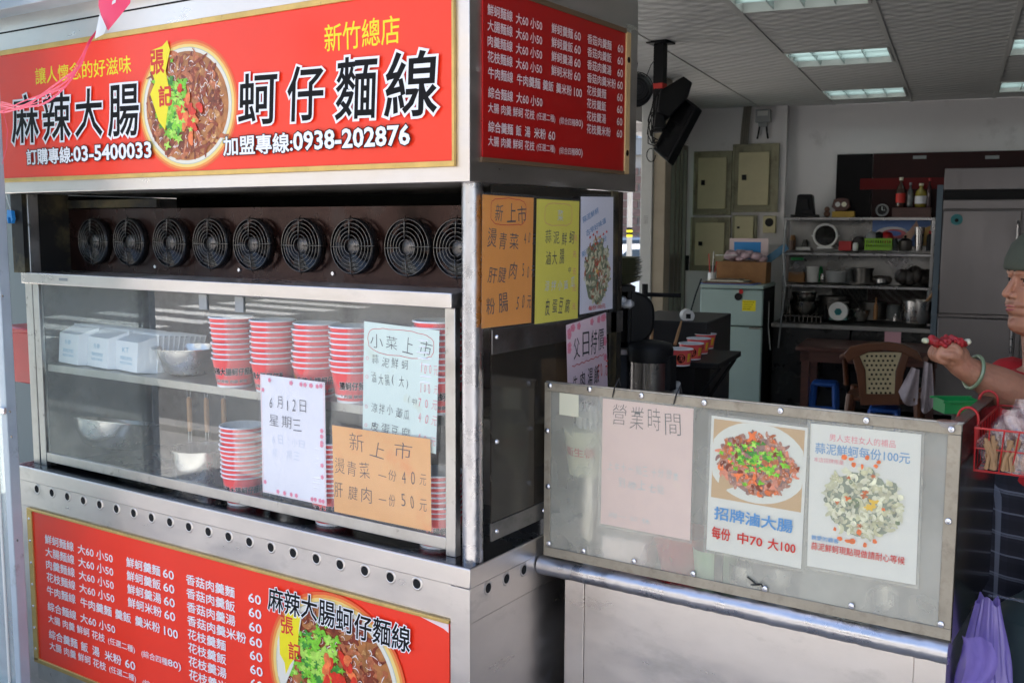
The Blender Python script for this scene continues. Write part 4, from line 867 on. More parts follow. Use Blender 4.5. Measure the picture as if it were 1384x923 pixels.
# dented front tube
rn = random.Random(12); pts = []; rr_ = []
for i in range(70):
    a = i/69; pts.append((X0-.012+a*(X1-X0+.010), Y2+.004+rn.uniform(-.0006,.0006), .783+rn.uniform(-.0008,.0008))); rr_.append(.0235+rn.uniform(-.0006,.0006))
MB().tube(pts, rr_, 20).build('front_tube', M['chrome'], c2, angle=60)
ZB, ZT = .812, 1.231
scn = MB().box(X0+.005, X1-.004, Y2-.002, Y2+.002, ZB, ZT).build('windscreen', M['acrylic'], c2)
M['strip'] = pm('grimy windscreen strip', (.34,.30,.235), .5, .45, var=.25, vs=14, spots=((.12,.09,.06), 28, .50, .3), stretch=(1,1,1))
for nm, b in (('top_strip',(X0,X1,Y2-.005,Y2-.0022,ZT-.020,ZT)),('bottom_strip',(X0,X1,Y2-.005,Y2-.0022,ZB-.002,ZB+.020)),('left_strip',(X0,X0+.017,Y2-.005,Y2-.0022,ZB+.0205,ZT-.0205)),('right_strip',(X1-.024,X1,Y2-.005,Y2-.0022,ZB+.0205,ZT-.0205))):
    MB().box(*b).build(nm, M['strip'], scn, bevel=.0008)
MB().box(X0, X1, Y2+.0022, Y2+.010, ZT-.014, ZT+.002).build('top_rail', M['steel_dirty'], c2)
MB().box(.445, .462, Y2+.0025, Y2+.012, ZB, ZT-.014).build('mullion', M['case_blk'], c2)
sd_ = MB().box(X1-.003, X1+.001, Y2+.003, Y2+.44, ZB-.01, ZT).build('side_panel', M['acrylic_side'], c2)
MB().box(X1-.020, X1+.003, Y2+.003, Y2+.44, ZT, ZT+.004).build('side_rail', M['steel_dark'], c2, bevel=.001)
sc_m = MB().lathe([(.0001,-.0045),(.0025,-.0045),(.0028,-.0035),(.0045,-.0042),(.0065,-.0028),(.0068,0)], n=16, axis='y').mesh('screw', M['screw']); sc_m.shade_smooth()
for px, py in ((743.5,521),(797,526),(867,534.5),(952,544),(1055,555),(1171,568),(1286,580),(740,582),(741,657),(742,734),(789,744),(857,758),(937,775),(1034,795),(1151,818),(1272,843),(1282,704)):
    p = ony(px, py, Y2-.005); o = bpy.data.objects.new('screw', sc_m); col.objects.link(o); o.parent = scn; o.location = p
P = Print(); P.poly([(0,0),(.052,0),(.052,.052),(0,.052)], M['tape'])
a = ony(756,560,Y2-.003); o = P.build('sticker', None, frame(a, (1,0,-.02), (.0,0,1))); tag(o, 'small blank cream sticker at the upper left of the windscreen', 'sticker')
for px in (831, 914):
    a = ony(px, 530 if px < 900 else 540, Y2-.006)
    o = MB().tube([(a.x-.006,a.y,a.z-.012),(a.x,a.y-.002,a.z+.010),(a.x+.003,a.y+.014,a.z+.030),(a.x+.004,a.y+.020,a.z+.012)], .0016, 6).build('cable_tie', M['tapebl']); tag(o, 'black cable tie over the windscreen top, '+('the left one' if px < 900 else 'the right one'), 'cable tie')
a = ony(1022, 789, Y2-.006); o = MB().tube([a+Vector((-.02,0,.012)), a, a+Vector((.012,-.004,.004)), a+Vector((.018,0,-.006))], .0018, 6).tube([a+Vector((-.012,0,-.004)), a+Vector((.010,-.002,.001))], .0014, 6).build('wire_twist', M['tapebl']); tag(o, 'twisted black wire at the bottom edge of the windscreen', 'wire')
PW = lambda x, y: ony(x, y, Y2-.0022)
def d_hours(P, w, h):
    HT(P, '營業時間', .022, h-.062, w*.82, .050); 
    HT(P, '上午十一點三十分營業', .015, h*.44, w*.82, .022, 'ink_lb'); HT(P, '到晚上七點', .045, h*.32, w*.55, .022, 'ink_lb'); HT(P, '週一公休', .02, .02, w*.5, .012, 'ink_lb')
notice('hours_notice', 'faded pink opening hours notice on the windscreen', 'notice', (812,707), (933,730), (815,538), PW, 'pp', d_hours, gap=.0012, curl=.0010, film='sleeve_haze')
def d_int(P, w, h):
    P.poly([(.006,h*.40),(w-.006,h*.40),(w-.006,h-.006),(.006,h-.006)], M['p_wood']); P.ell(w*.5, h*.70, w*.52, h*.29, M['p_plate'], 40)
    P.mb.v = [(min(max(a,.006),w-.006), min(b,h-.006), d) for a, b, d in P.mb.v]
    dish_print(P, w*.50, h*.69, w*.40, h*.22, 4, ['p_meat2','p_meat','p_chili2','p_meat2'], ((['p_leaf','p_leaf3','p_leaf','p_leaf2'],.05,.15,.38,.25,80,.09),), 170, .22)
    P.text('招牌滷大腸', w*.08, h*.245, w*.82, .028, M['ink_b'], bold=.018); P.text('每份', w*.06, h*.10, w*.20, .026, M['ink_r'], bold=.018); P.text('中70', w*.34, h*.10, w*.26, .024, M['ink_r'], bold=.018); P.text('大100', w*.66, h*.10, w*.28, .024, M['ink_r'], bold=.018)
notice('intestine_poster', 'cream poster of braised meat with green herbs on the windscreen', 'poster', (955,742), (1083,768), (960,561), PW, 'pwp', d_int, gap=.0012, curl=.0010, film='sleeve_haze')
def d_clam(P, w, h):
    P.text('男人支柱女人的補品', w*.18, h-.032, w*.60, .015, M['ink_pk'], bold=.004); P.text('蒜泥鮮蚵每份100元', w*.05, h-.060, w*.86, .022, M['ink_b'], bold=.014); P.text('本店招牌限量', w*.04, h-.078, w*.28, .010, M['ink_pk'])
    dish_print(P, w*.50, h*.50, w*.36, h*.235, 6, ['p_clam','p_clam2','p_clam2','p_clam3','p_clam'], ((['p_meat2','p_chili2'],-.1,.3,.3,.3,9,.10),(['p_egg'],.1,.0,.1,.1,3,.13)), 150, .24)
    rn = random.Random(5)
    for k in range(7): P.ell(w*.32+k*.012+rn.uniform(-.004,.004), h*.775+rn.uniform(-.012,.012), rn.uniform(.003,.006), rn.uniform(.003,.006), M['p_chili2'], 10, .5, k); P.ell(w*.25+k*.013+rn.uniform(-.004,.004), h*.26+rn.uniform(-.015,.012), rn.uniform(.003,.007), rn.uniform(.003,.006), M['p_chili2'], 10, .5, k+9)
    P.text('親愛的顧客', w*.04, h*.195, w*.26, .010, M['ink_b'], bold=.006); P.text('蒜泥鮮蚵現點現做請耐心等候', w*.04, h*.125, w*.86, .016, M['ink_r'], bold=.006)
notice('clam_poster', 'cream poster of a garlic oyster dish priced 100 on the windscreen', 'poster', (1091,764), (1238,790), (1098,572), PW, 'pwp', d_clam, gap=.0012, curl=.0010, film='sleeve_haze')
# things behind the windscreen
def lo(o, loc, rz=0): o.location = loc; o.rotation_euler = (0,0,rz); return o
t = thing('chopstick_holder', 'bucket of wrapped chopsticks seen through the left of the windscreen', 'chopsticks', (.095,Y2+.075,.807))
MB().lathe([(.03,0),(.034,.10),(.03,.20)], n=20).build('steel_stand', M['steel'], t)
MB().lathe([(.052,.20),(.066,.31),(.062,.312)], n=24).build('tub', M['tape'], t)
cs = MB()
for k in range(40): a = random.random()*6.28; q = random.random()*.045; cs.box(q*math.cos(a)-.003,q*math.cos(a)+.003,q*math.sin(a)-.002,q*math.sin(a)+.002,.30,.34+random.uniform(0,.03))
o = cs.build('chopsticks', [M['pw']], t); o['kind'] = 'stuff'
P = Print(); P.text('衛生筷', -.035, .25, .07, .022, M['ink_r'], bold=.01); conewrap(P, t, lambda v: .053+(v-.20)*.13)
o = lo(MB().box(-.055,.055,-.04,.04,0,.075).build('tissue_box', M['ink_p'], bevel=.006), (.215,Y2+.05,.807), .1); tag(o, 'pink and white box behind the lower left of the windscreen', 'box')
o = lo(MB().shell([(.0001,0),(.045,0),(.068,.095),(.071,.097)], n=28).build('red_tub', M['red_pl']), (.335,Y2+.078,.807)); tag(o, 'red plastic tub behind the windscreen, under the hours notice', 'tub')
o = lo(MB().shell([(.0001,0),(.042,0),(.052,.08),(.054,.081)], n=28).build('green_tub', pm('pale green tub', (.35,.5,.32), .5)), (.425,Y2+.06,.807)); tag(o, 'pale green tub next to the red tub behind the windscreen', 'tub')
for k, x in enumerate((.50,.58,.80)):
    o = lo(MB().shell([(.0001,0),(.036,0),(.040,.06+.01*k),(.042,.061+.01*k)], n=24).build('steel_cup', M['pot']), (x,Y2+.055,.807)); tag(o, ['steel cup behind the windscreen left of the poster of meat','steel cup behind the poster of braised meat','steel cup behind the right part of the windscreen'][k], 'cup')
# green box on the cart top, basket with bags, purple bag, tank
p = CAM+ray(1293, 556)*2.55
gb_ = thing('green_tray', 'small green plastic tray behind the right end of the windscreen', 'tray', p)
gm = MB(); gm.box(-.045,.045,-.035,.035,0,.003).box(-.045,-.042,-.035,.035,.003,.032).box(.042,.045,-.035,.035,.003,.032).box(-.042,.042,-.035,-.032,.003,.032).box(-.042,.042,.032,.035,.003,.032).box(-.052,.052,-.042,-.0355,.028,.033).box(-.052,.052,.0355,.042,.028,.033)
gm.build('tub', M['green_pl'], gb_); gb_.rotation_euler = (0,0,YAW)
MB().lathe([(.010,-.30),(.012,0)], n=10).build('leg', M['steel_dark'], gb_)
o = MB().lathe([(.0001,0),(.010,0),(.018,.010),(.019,.011)], n=16).build('sauce_cup', M['plastic_bag']); o.location = onz(1280, 577, ZT+.004); tag(o, 'tiny clear sauce cup on the windscreen corner', 'sauce cup')
M['snack_film'] = clear('snack film', (.95,.90,.90), .22, (.78,.62,.62), .12, 2.0, .18)
bk = thing('wire_basket', 'red wire basket hooked on the side of the serving cart', 'basket', (X1+.004, .33, 1.135))
W_ = MB()
def rect(z, x1, y0, y1, r=.0022, x0=.012): W_.tube([(x0,y0,z),(x1,y0,z),(x1,y1,z),(x0,y1,z)], r, 6, closed=True)
rect(.085,.145,.0,.30); rect(.0,.120,.015,.285); rect(.045,.135,.008,.292,.0015)
for k in range(9):
    y = .015+.27*k/8; W_.tube([(.145,y,.085),(.120,y,.0),(.012,y,.0),(.012,y,.085)], .0015, 6)
for k in range(6):
    x = .012+.108*k/5; W_.tube([(x+.02*k/5,.0,.085),(x,.015,0)], .0015, 6); W_.tube([(x+.02*k/5,.30,.085),(x,.285,0)], .0015, 6)
W_.build('wire_frame', M['red_pl'], bk)
for y in (.03, .27):
    MB().tube([(.012,y,.05),(.012,y,.085)]+[(-.006+.018*math.cos(a),y,.098+.020*math.sin(a)) for a in [i*math.pi/10 for i in range(11)]]+[(-.024,y,.086)], .0026, 10).build('hook', M['red_pl'], bk)
for k in range(10):
    rn = random.Random(40+k); h_ = rn.uniform(.095,.12); mb = MB()
    def fb(a, b, rn2=random.Random(k)):
        q = math.sin(b*3.1)**.5 if 0 < b < 1 else 0; wd = .052*(1-.70*max(0,(b-.5)/.5)) ; x = (a-.5)*2*wd+.006*math.sin(b*9+k+a*6); y = .010*math.sin(a*6.283+k)*(1.1-b)+.004*math.sin(b*14+a*11+k)
        return (x, y, b*h_)
    o = thing('snack_bag', f'{ORD[k]} clear plastic bag from the front in the red wire basket', 'plastic bag', (X1+.075, .345+k*.027, 1.138), .15*rn.uniform(-1,1), 'plastic bags in the red basket')
    mb.grid(fb, 12, 14).build('film', M['snack_film'], o, angle=80)
    mb = MB()
    for j in range(34):
        x = rn.uniform(-.042,.042); y = rn.uniform(-.009,.009); mb.tube([(x,y,.004),(x+rn.uniform(-.006,.006),y,.03),(x+rn.uniform(-.01,.01),y,rn.uniform(.04,.07))], rn.uniform(.0022,.0042), 6)
    q = mb.build('filling', pm(f'filling', rn.choice([(.26,.12,.05),(.28,.07,.04),(.34,.20,.10)]), .6), o); q['kind'] = 'stuff'
t = thing('purple_bag', 'lavender plastic carrier bag hanging beside the serving cart', 'plastic bag', (.975, .42, .50))
def fp(a, b):
    th = a*2*math.pi; wd = .10*(.20+.80*min(1, (1-b)*1.5)); dp = .05*(.3+.7*(1-b))
    fold = 1+.11*math.sin(th*5+b*3)+.07*math.sin(th*9+b*7+2*math.sin(b*9))+.035*math.sin(th*17-b*13)+.02*math.sin(b*31+th*4)
    return (wd*fold*math.cos(th), dp*fold*math.sin(th), -.30+b*.66+.01*math.sin(th*3))
MB().grid(fp, 110, 40).build('bag_body', M['purple'], t, angle=80)
MB().grid(lambda a, b: (-.035+.055*a+.012*math.sin(b*5), -.065-.01*math.sin(a*8+b*4), .30-.17*b*(1-.2*a)), 8, 8).build('loose_handle', M['purple'], t, angle=80)
MB().tube([(0,0,.35),(.0,-.01,.372),(.05,.0,.370),(.13,.02,.360)], .0035, 6).build('strap', M['plastic_bag'], t)
gp = CAM+ray(1432, 860)*2.25
o = MB().lathe([(.13,0),(.14,.02),(.14,.62),(.125,.69),(.08,.73),(.05,.74),(.04,.80),(.0001,.80)], n=40).build('gas_tank', M['gas']); o.location = (gp.x, gp.y, .06); tag(o, 'grey green gas tank at the lower right edge', 'gas tank')

# ================================================================== WOMAN
DW = 2.42
hp = CAM+ray(1411, 400)*DW
Fd = -r0.copy(); Fd = (Matrix.Rotation(rad(4), 3, 'Z') @ Fd); Ld = Vector((0,0,1)).cross(Fd)   # facing left in the picture; her left side is towards the camera
def WB(f, l, z): return Vector((hp.x, hp.y, 0))+Fd*f+Ld*l+Vector((0,0,z))
wom = thing('person', 'woman in a grey green cap and plaid apron holding out her fist', 'person', (hp.x, hp.y, 0.06))
def skinmesh(name, nodes, edges, mats, sub=2, parent=wom):
    me = bpy.data.meshes.new(name); me.from_pydata([tuple(n[0]-Vector((hp.x,hp.y,.06))) for n in nodes], edges, []); o = bpy.data.objects.new(name, me); col.objects.link(o); o.parent = parent
    sk = o.modifiers.new('skin', 'SKIN'); 
    if not me.skin_vertices: bpy.ops.mesh.customdata_skin_add if False else None
    lay = me.skin_vertices[0].data if len(me.skin_vertices) else None
    return o
def limb(mb, pts, rs, n=14):
    """smooth tapered limb through joints"""
    P_ = [Vector(p) for p in pts]; out = []; ro = []
    for i in range(len(P_)-1):
        p0 = P_[max(i-1,0)]; p1 = P_[i]; p2 = P_[i+1]; p3 = P_[min(i+2,len(P_)-1)]
        for k in range(6):
            t = k/6; out.append(.5*((2*p1)+(-p0+p2)*t+(2*p0-5*p1+4*p2-p3)*t*t+(-p0+3*p1-3*p2+p3)*t**3)); ro.append(rs[i]+(rs[i+1]-rs[i])*(t*t*(3-2*t)))
    out.append(P_[-1]); ro.append(rs[-1]); mb.tube(out, ro, n)
    mb.ball(out[-1], ro[-1]*.99, 12); mb.ball(out[0], ro[0]*.99, 12)
L0 = Vector((hp.x, hp.y, .06))
def Q(f, l, z): return WB(f, l, z)-L0
eyz = (CAM+ray(1376, 378.5)*DW).z
HZ = eyz                                    # eye height
body = MB()
# torso rings
def ringset(mb, rows, n=28):
    o = len(mb.v)
    for (z, cf, a, b, cl) in rows:
        for i in range(n):
            t = 2*math.pi*i/n; mb.v.append(tuple(Q(cf+a*math.cos(t), cl+b*math.sin(t), z)))
    for k in range(len(rows)-1):
        for i in range(n):
            j = (i+1) % n; mb.f.append((o+k*n+i, o+k*n+j, o+(k+1)*n+j, o+(k+1)*n+i)); mb.m.append(0)
    mb.f.append(tuple(o+i for i in reversed(range(n)))); mb.m.append(0); mb.f.append(tuple(o+(len(rows)-1)*n+i for i in range(n))); mb.m.append(0)
sh = HZ-.255                                 # shoulder height
torso = [(.86,-.03,.10,.14,0),(.93,-.03,.125,.165,0),(1.0,-.02,.115,.155,0),(1.08,-.01,.105,.145,0),(sh-.12,.0,.115,.155,0),(sh-.04,-.01,.105,.165,0),(sh+.01,-.02,.08,.13,0),(sh+.045,-.025,.055,.07,0)]
ringset(body, torso)
limb(body, [Q(-.03,0,sh-.02), Q(-.015,0,sh+.09), Q(.0,0,HZ-.06)], [.062,.053,.055])
for s_ in (-1, 1):
    limb(body, [Q(-.03,s_*.085,.92), Q(.0,s_*.09,.52), Q(-.02,s_*.09,.13)], [.088,.055,.038])
    limb(body, [Q(-.03,s_*.09,.10), Q(.05,s_*.10,.09), Q(.12,s_*.105,.085)], [.036,.034,.026])
# head: profile rings (z relative to the eye, front x, back x, half width)
hd = [(-.130,.052,-.02,.030),(-.122,.070,-.035,.042),(-.108,.078,-.055,.053),(-.095,.076,-.070,.060),(-.085,.073,-.078,.064),(-.078,.080,-.082,.066),(-.070,.082,-.086,.067),(-.064,.077,-.088,.068),(-.058,.082,-.090,.069),(-.050,.078,-.092,.070),(-.042,.078,-.094,.071),(-.034,.079,-.097,.072),(-.020,.077,-.101,.073),(-.006,.073,-.104,.074),(.006,.073,-.106,.075),(.018,.080,-.108,.076),(.035,.081,-.108,.077),(.055,.076,-.106,.075),(.075,.064,-.098,.069),(.092,.045,-.080,.056),(.104,.018,-.050,.034),(.109,-.012,-.018,.006)]
n_ = 44; o_ = len(body.v)
for (z, fx_, bx_, hw) in hd:
    for i in range(n_):
        t = 2*math.pi*i/n_; c_, s_ = math.cos(t), math.sin(t); cx = (fx_+bx_)/2-.008; ax_ = (fx_-cx) if c_ > 0 else (cx-bx_)
        f_ = cx+ax_*(abs(c_)**(.86) if c_ > 0 else abs(c_))*(1 if c_ > 0 else -1); l_ = hw*math.copysign(abs(s_)**.9, s_)
        if -.015 < z < .012 and c_ > .55 and abs(s_) > .2: f_ -= .007*math.exp(-((abs(l_)-.030)/.014)**2)
        if -.060 < z < -.015 and c_ > .2: f_ += .005*math.exp(-((abs(l_)-.038)/.018)**2)
        body.v.append(tuple(Q(f_, l_, HZ+z)))
for k in range(len(hd)-1):
    for i in range(n_):
        j = (i+1) % n_; body.f.append((o_+k*n_+i, o_+k*n_+j, o_+(k+1)*n_+j, o_+(k+1)*n_+i)); body.m.append(0)
body.f.append(tuple(o_+i for i in reversed(range(n_)))); body.m.append(0); body.f.append(tuple(o_+(len(hd)-1)*n_+i for i in range(n_))); body.m.append(0)
# nose, nostrils, lips, brow, ears (merged by the remesh)
limb(body, [Q(.070,0,HZ+.010), Q(.083,0,HZ-.012), Q(.0945,0,HZ-.032)], [.006,.0080,.0092], 10)
for s_ in (-1, 1):
    body.ball(Q(.083,s_*.0105,HZ-.036), .0080, 10)
    limb(body, [Q(.078,s_*.012,HZ+.015), Q(.072,s_*.030,HZ+.019), Q(.058,s_*.048,HZ+.012)], [.005,.006,.004], 8)
    limb(body, [Q(.064,s_*.016,HZ-.001), Q(.0700,s_*.024,HZ+.0068), Q(.0675,s_*.035,HZ+.0070), Q(.058,s_*.047,HZ-.001)], [.0030,.0042,.0042,.0034], 10)
    limb(body, [Q(.064,s_*.016,HZ-.002), Q(.0690,s_*.024,HZ-.0080), Q(.0665,s_*.035,HZ-.0080), Q(.058,s_*.047,HZ-.002)], [.0028,.0036,.0036,.0030], 10)
    limb(body, [Q(-.008,s_*.072,HZ+.012), Q(-.020,s_*.083,HZ+.004), Q(-.018,s_*.082,HZ-.020), Q(-.006,s_*.073,HZ-.042)], [.007,.008,.007,.006], 8)
limb(body, [Q(.070,-.020,HZ-.062), Q(.084,-.006,HZ-.059), Q(.084,.006,HZ-.059), Q(.070,.020,HZ-.062)], [.003,.0055,.0055,.003], 8)
limb(body, [Q(.069,-.018,HZ-.069), Q(.082,-.004,HZ-.070), Q(.082,.004,HZ-.070), Q(.069,.018,HZ-.069)], [.003,.006,.006,.003], 8)
body.ball(Q(.068,0,HZ-.105), .016, 12)
# arms: left (camera side) reaching forward with fist
def PXD(px, py, d): return CAM+ray(px, py)*d-L0
S_ = Q(-.02,.165,sh-.03); E_ = PXD(1388, 538, 2.24); Wr = PXD(1304, 497, 2.22); Hn = PXD(1294, 487, 2.22)
limb(body, [S_, Q(.03,.19,sh-.12)*.5+E_*.5+Vector((0,0,.01)), E_, E_*.62+Wr*.38+Vector((0,0,-.002)), Wr, Hn], [.056,.048,.043,.042,.027,.026], 18)
# right arm hanging, slightly forward
limb(body, [Q(-.02,-.165,sh-.03), Q(-.02,-.21,sh-.28), Q(.14,-.20,.98), Q(.20,-.17,.98)], [.055,.042,.028,.024], 16)
for k in range(4):
    limb(body, [Q(.205,-.19+k*.017,.985), Q(.245,-.19+k*.017,.975), Q(.262,-.188+k*.016,.955), Q(.252,-.186+k*.015,.938)], [.010,.009,.0085,.0075], 8)
limb(body, [Q(.20,-.14,.985), Q(.235,-.128,.975), Q(.255,-.135,.96)], [.011,.009,.008], 8)
# fist of the left hand: palm box-like lump with curled fingers
ex = (Hn-Wr).normalized(); cz_ = (CAM-L0-Hn).normalized(); uz = ex.cross(cz_); uz = uz if uz.z > 0 else -uz; uz.normalize(); ez = uz.cross(ex) if uz.cross(ex).dot(cz_) > 0 else -(uz.cross(ex))
def HL(a, b, c): return Hn+ex*a*.66+uz*b*.82+ez*c*.9        # along the hand, up, towards camera
limb(body, [HL(-.02,-.002,0), HL(.012,.002,0), HL(.042,.004,-.002)], [.025,.030,.026], 14)
limb(body, [HL(.0,.012,-.008), HL(.030,.014,-.010), HL(.048,.012,-.010)], [.020,.022,.018], 12)
for k in range(4):                                # knuckles to the left, fingers curling down and back toward the palm
    c = .026-.0190*k; top = .020-.003*k
    limb(body, [HL(.026,top-.002,c), HL(.054,top-.002,c), HL(.070,top-.020,c), HL(.064,top-.044,c), HL(.044,top-.050,c), HL(.030,top-.042,c)], [.0098,.0094,.0086,.0082,.0076,.0070], 10)
limb(body, [HL(.0,.002,.018), HL(.020,.004,.026), HL(.040,-.004,.033), HL(.056,-.014,.030)], [.014,.0125,.0112,.0095], 9)
body.ball(HL(.036,-.006,.002), .026, 12); body.ball(HL(.020,-.004,.006), .026, 12)
bo = body.build('body', [M['skin']], wom)
rm_ = bo.modifiers.new('remesh', 'REMESH'); rm_.mode = 'VOXEL'; rm_.voxel_size = .0026; rm_.use_smooth_shade = True
sm_ = bo.modifiers.new('smooth', 'SMOOTH'); sm_.factor = .5; sm_.iterations = 4
for s_ in (-1, 1):
    e = MB().ball(Q(.0595,s_*.031,HZ-.001), .0108, 16).build('eye', M['eyew'], wom)
    MB().ball(Q(.0665,s_*.0315,HZ-.0005), .0050, 12).build('iris', M['eyek'], e)
    MB().tube([Q(.0670,s_*.017,HZ+.000), Q(.0735,s_*.025,HZ+.0042), Q(.0712,s_*.035,HZ+.0044), Q(.0610,s_*.047,HZ-.001)], [.0008,.0013,.0013,.0008], 6).build('eyelash', M['hair'], wom)
    MB().tube([Q(.0835,s_*.010,HZ+.022), Q(.0805,s_*.026,HZ+.0275), Q(.066,s_*.048,HZ+.020)], [.0014,.0024,.0010], 6).build('eyebrow', M['hair'], wom)
MB().tube([Q(.074,-.020,HZ-.0625), Q(.0878,-.006,HZ-.0600), Q(.0878,.006,HZ-.0600), Q(.074,.020,HZ-.0625)], [.0015,.0032,.0032,.0015], 8).tube([Q(.073,-.018,HZ-.0665), Q(.0865,-.004,HZ-.0695), Q(.0865,.004,HZ-.0695), Q(.073,.018,HZ-.0665)], [.0015,.0038,.0038,.0015], 8).build('lips', M['lip'], wom, angle=80)
hr = MB()
for k in range(12):
    a = k/11*math.pi-math.pi/2; hr.ball(Q(-.065-.045*math.cos(a), .070*math.sin(a), HZ+.00), .034, 10, sc_=(1,1,1.6), rough=.1, seed=k)
hr.ball(Q(-.12,0,HZ-.03), .045, 12); hr.build('hair', M['hair'], wom)
capm = MB(); rows = [(.024,-.014,.104,.086),(.030,-.014,.108,.089),(.050,-.014,.106,.087),(.085,-.016,.094,.077),(.112,-.018,.070,.056),(.126,-.018,.035,.028)]
ringset(capm, [(HZ+z, c, a, b, 0) for z, c, a, b in rows], 36); capm.build('cap', M['cap'], wom, angle=80)
shm = MB(); ringset(shm, [(z, c, a+.012, b+.012, l) for (z, c, a, b, l) in torso[1:-1]]+[(sh+.035,-.022,.068,.092,0)])
for s_ in (-1, 1): 
    a = Q(-.02,s_*.150,sh-.015); b = (S_+(E_-S_)*.42) if s_ == 1 else Q(-.02,-.205,sh-.17)
    limb(shm, [a, (a+b)/2+Vector((0,0,.004)), b], [.070,.066,.060], 18)
so = shm.build('shirt', M['shirt'], wom); r2_m = so.modifiers.new('remesh', 'REMESH'); r2_m.mode = 'VOXEL'; r2_m.voxel_size = .006; r2_m.use_smooth_shade = True
ap = MB(); n_ = 60; rows = []
for k in range(34):
    z = .36+k*(sh-.14-.36)/33; q = (z-.36)/(sh-.5)
    rows.append((z, .168-.03*q, .192-.012*q))
o_ = len(ap.v)
for k, (z, a, b) in enumerate(rows):
    for i in range(n_+1):
        t = -1.9+3.8*i/n_; fld = (1-k/34)*.016*math.sin(t*7+.4)+.004*math.sin(t*13+z*9)
        pin = .012*math.exp(-((z-1.02)/.03)**2)
        ap.v.append(tuple(Q(-.02+(a+fld-pin)*math.cos(t), (b+fld-pin)*math.sin(t), z)))
for k in range(len(rows)-1):
    for i in range(n_): ap.f.append((o_+k*(n_+1)+i, o_+k*(n_+1)+i+1, o_+(k+1)*(n_+1)+i+1, o_+(k+1)*(n_+1)+i)); ap.m.append(0)
ao = ap.build('apron', M['plaid'], wom, angle=80); sl = ao.modifiers.new('solid', 'SOLIDIFY'); sl.thickness = .002
tr_ = MB()
for s_ in (-1, 1): limb(tr_, [Q(-.03,s_*.085,.95), Q(.0,s_*.09,.52), Q(-.02,s_*.09,.14)], [.115,.075,.058], 18)
tr_.build('trousers', M['black'], wom, angle=80)
for s_ in (-1, 1): MB().ball(Q(.05,s_*.10,.04), .05, 14, sc_=(1.5,1.5,.7)).build('shoe', M['black'], wom, angle=80)
# bangle
bc = Wr*.86+E_*.14; ax = (E_-Wr).normalized(); sx_ = ax.cross(Vector((0,0,1))).normalized(); sy_ = ax.cross(sx_)
o = MB().tube([bc+L0+(sx_*math.cos(i*math.pi/16)+sy_*math.sin(i*math.pi/16))*.0355+ax*.006*math.sin(i*math.pi/16) for i in range(32)], .0042, 10, closed=True).build('bangle', M['jade'], angle=80); tag(o, 'jade green bangle on the wrist of the outstretched arm', 'bangle')
# red bundle in the fist
t = thing('red_bundle', 'crumpled red bundle with pale ends held on the fist', 'food', L0+PXD(1279, 463, 2.205)); t.rotation_euler = (0,0,YAW)
rb = MB()
for k in range(70):
    rn = random.Random(k); a = rn.random()*6.283; q = math.sqrt(rn.random()); x = .042*q*math.cos(a)
    rb.ball((x, .020*q*math.sin(a), rn.uniform(-.006,.012)*(1-abs(x)/.06)+.003*math.sin(x*140)), rn.uniform(.004,.0085), 8, sc_=(rn.uniform(.5,1.3),rn.uniform(.7,1.5),rn.uniform(.6,1.5)), rough=.5, seed=k)
ro = rb.build('red_flesh', [pm('raw red', (.34,.018,.022), .5, var=.5, vs=45, bump=.002, bs=130)], t, angle=80)
rm2 = ro.modifiers.new('remesh', 'REMESH'); rm2.mode = 'VOXEL'; rm2.voxel_size = .0022; rm2.use_smooth_shade = True; sm3 = ro.modifiers.new('smooth', 'SMOOTH'); sm3.iterations = 3
MB().ball((-.045,0,.004), .008, 12, sc_=(.9,1.6,.8), rough=.2).build('pale_end', pm('pale rind', (.48,.50,.34), .5), t, angle=80); MB().ball((.046,0,.002), .007, 12, sc_=(1,1.5,1), rough=.2).build('pale_end', M['tape'], t, angle=80)

# ================================================================== INTERIOR
def item(name, label, cat, x0, x1, yb, yt, d, group=None):
    r, z, wd, h = foot(x0, x1, yb, yt, d); t = thing(name, label, cat, RW(r, d, z), RY, group); return t, wd, h
def solo(name, label, cat, x0, x1, yb, yt, d, fn, mat, group=None, angle=35, bevel=0):
    r, z, wd, h = foot(x0, x1, yb, yt, d); mb = MB(); fn(mb, wd, h); o = mb.build(name, mat if isinstance(mat, list) else M[mat], angle=angle, bevel=bevel); o.location = RW(r, d, z); o.rotation_euler = (0,0,RY); return tag(o, label, cat, group)
CY = lambda mb, w, h, n=20: mb.lathe([(w/2,0),(w/2,h),(w/2*.92,h*1.0)], n=n)
# electrical boxes on the pier
def ebox(x0, x1, yb, yt, label, door=(.13,.87,.10,.90), dep=.07, name='meter_box', m='cream'):
    t, wd, h = item(name, label, 'meter box', x0, x1, yb, yt, KB-.101)
    MB().box(-wd/2, wd/2, -.02, .0, 0, h).box(-wd/2,-wd/2+.018,-.035,-.02,0,h).box(wd/2-.018,wd/2,-.035,-.02,0,h).box(-wd/2+.018,wd/2-.018,-.035,-.02,h-.018,h).box(-wd/2+.018,wd/2-.018,-.035,-.02,0,.018).build('frame', M['cream_d' if m == 'cream' else m], t, bevel=.002)
    d0 = MB().box(-wd/2+wd*door[0], -wd/2+wd*door[1], -.045, -.0205, h*door[2], h*door[3]).build('door', M[m], t, bevel=.004)
    MB().box(-wd/2+wd*.22, -wd/2+wd*.32, -.052, -.0455, h*.47, h*.55).build('latch', M['black'], d0)
    return t
ebox(937,988,291,205,'upper left cream metal meter box on the pier')
ebox(989,1051,287,195,'upper right cream metal meter box, the largest and highest', (.14,.80,.10,.88))
ebox(933,986,366,294,'lower left cream meter box under the upper left one')
ebox(990,1023,325,291,'small cream switch box under the largest meter box', (.10,.88,.05,.95), name='switch_box')
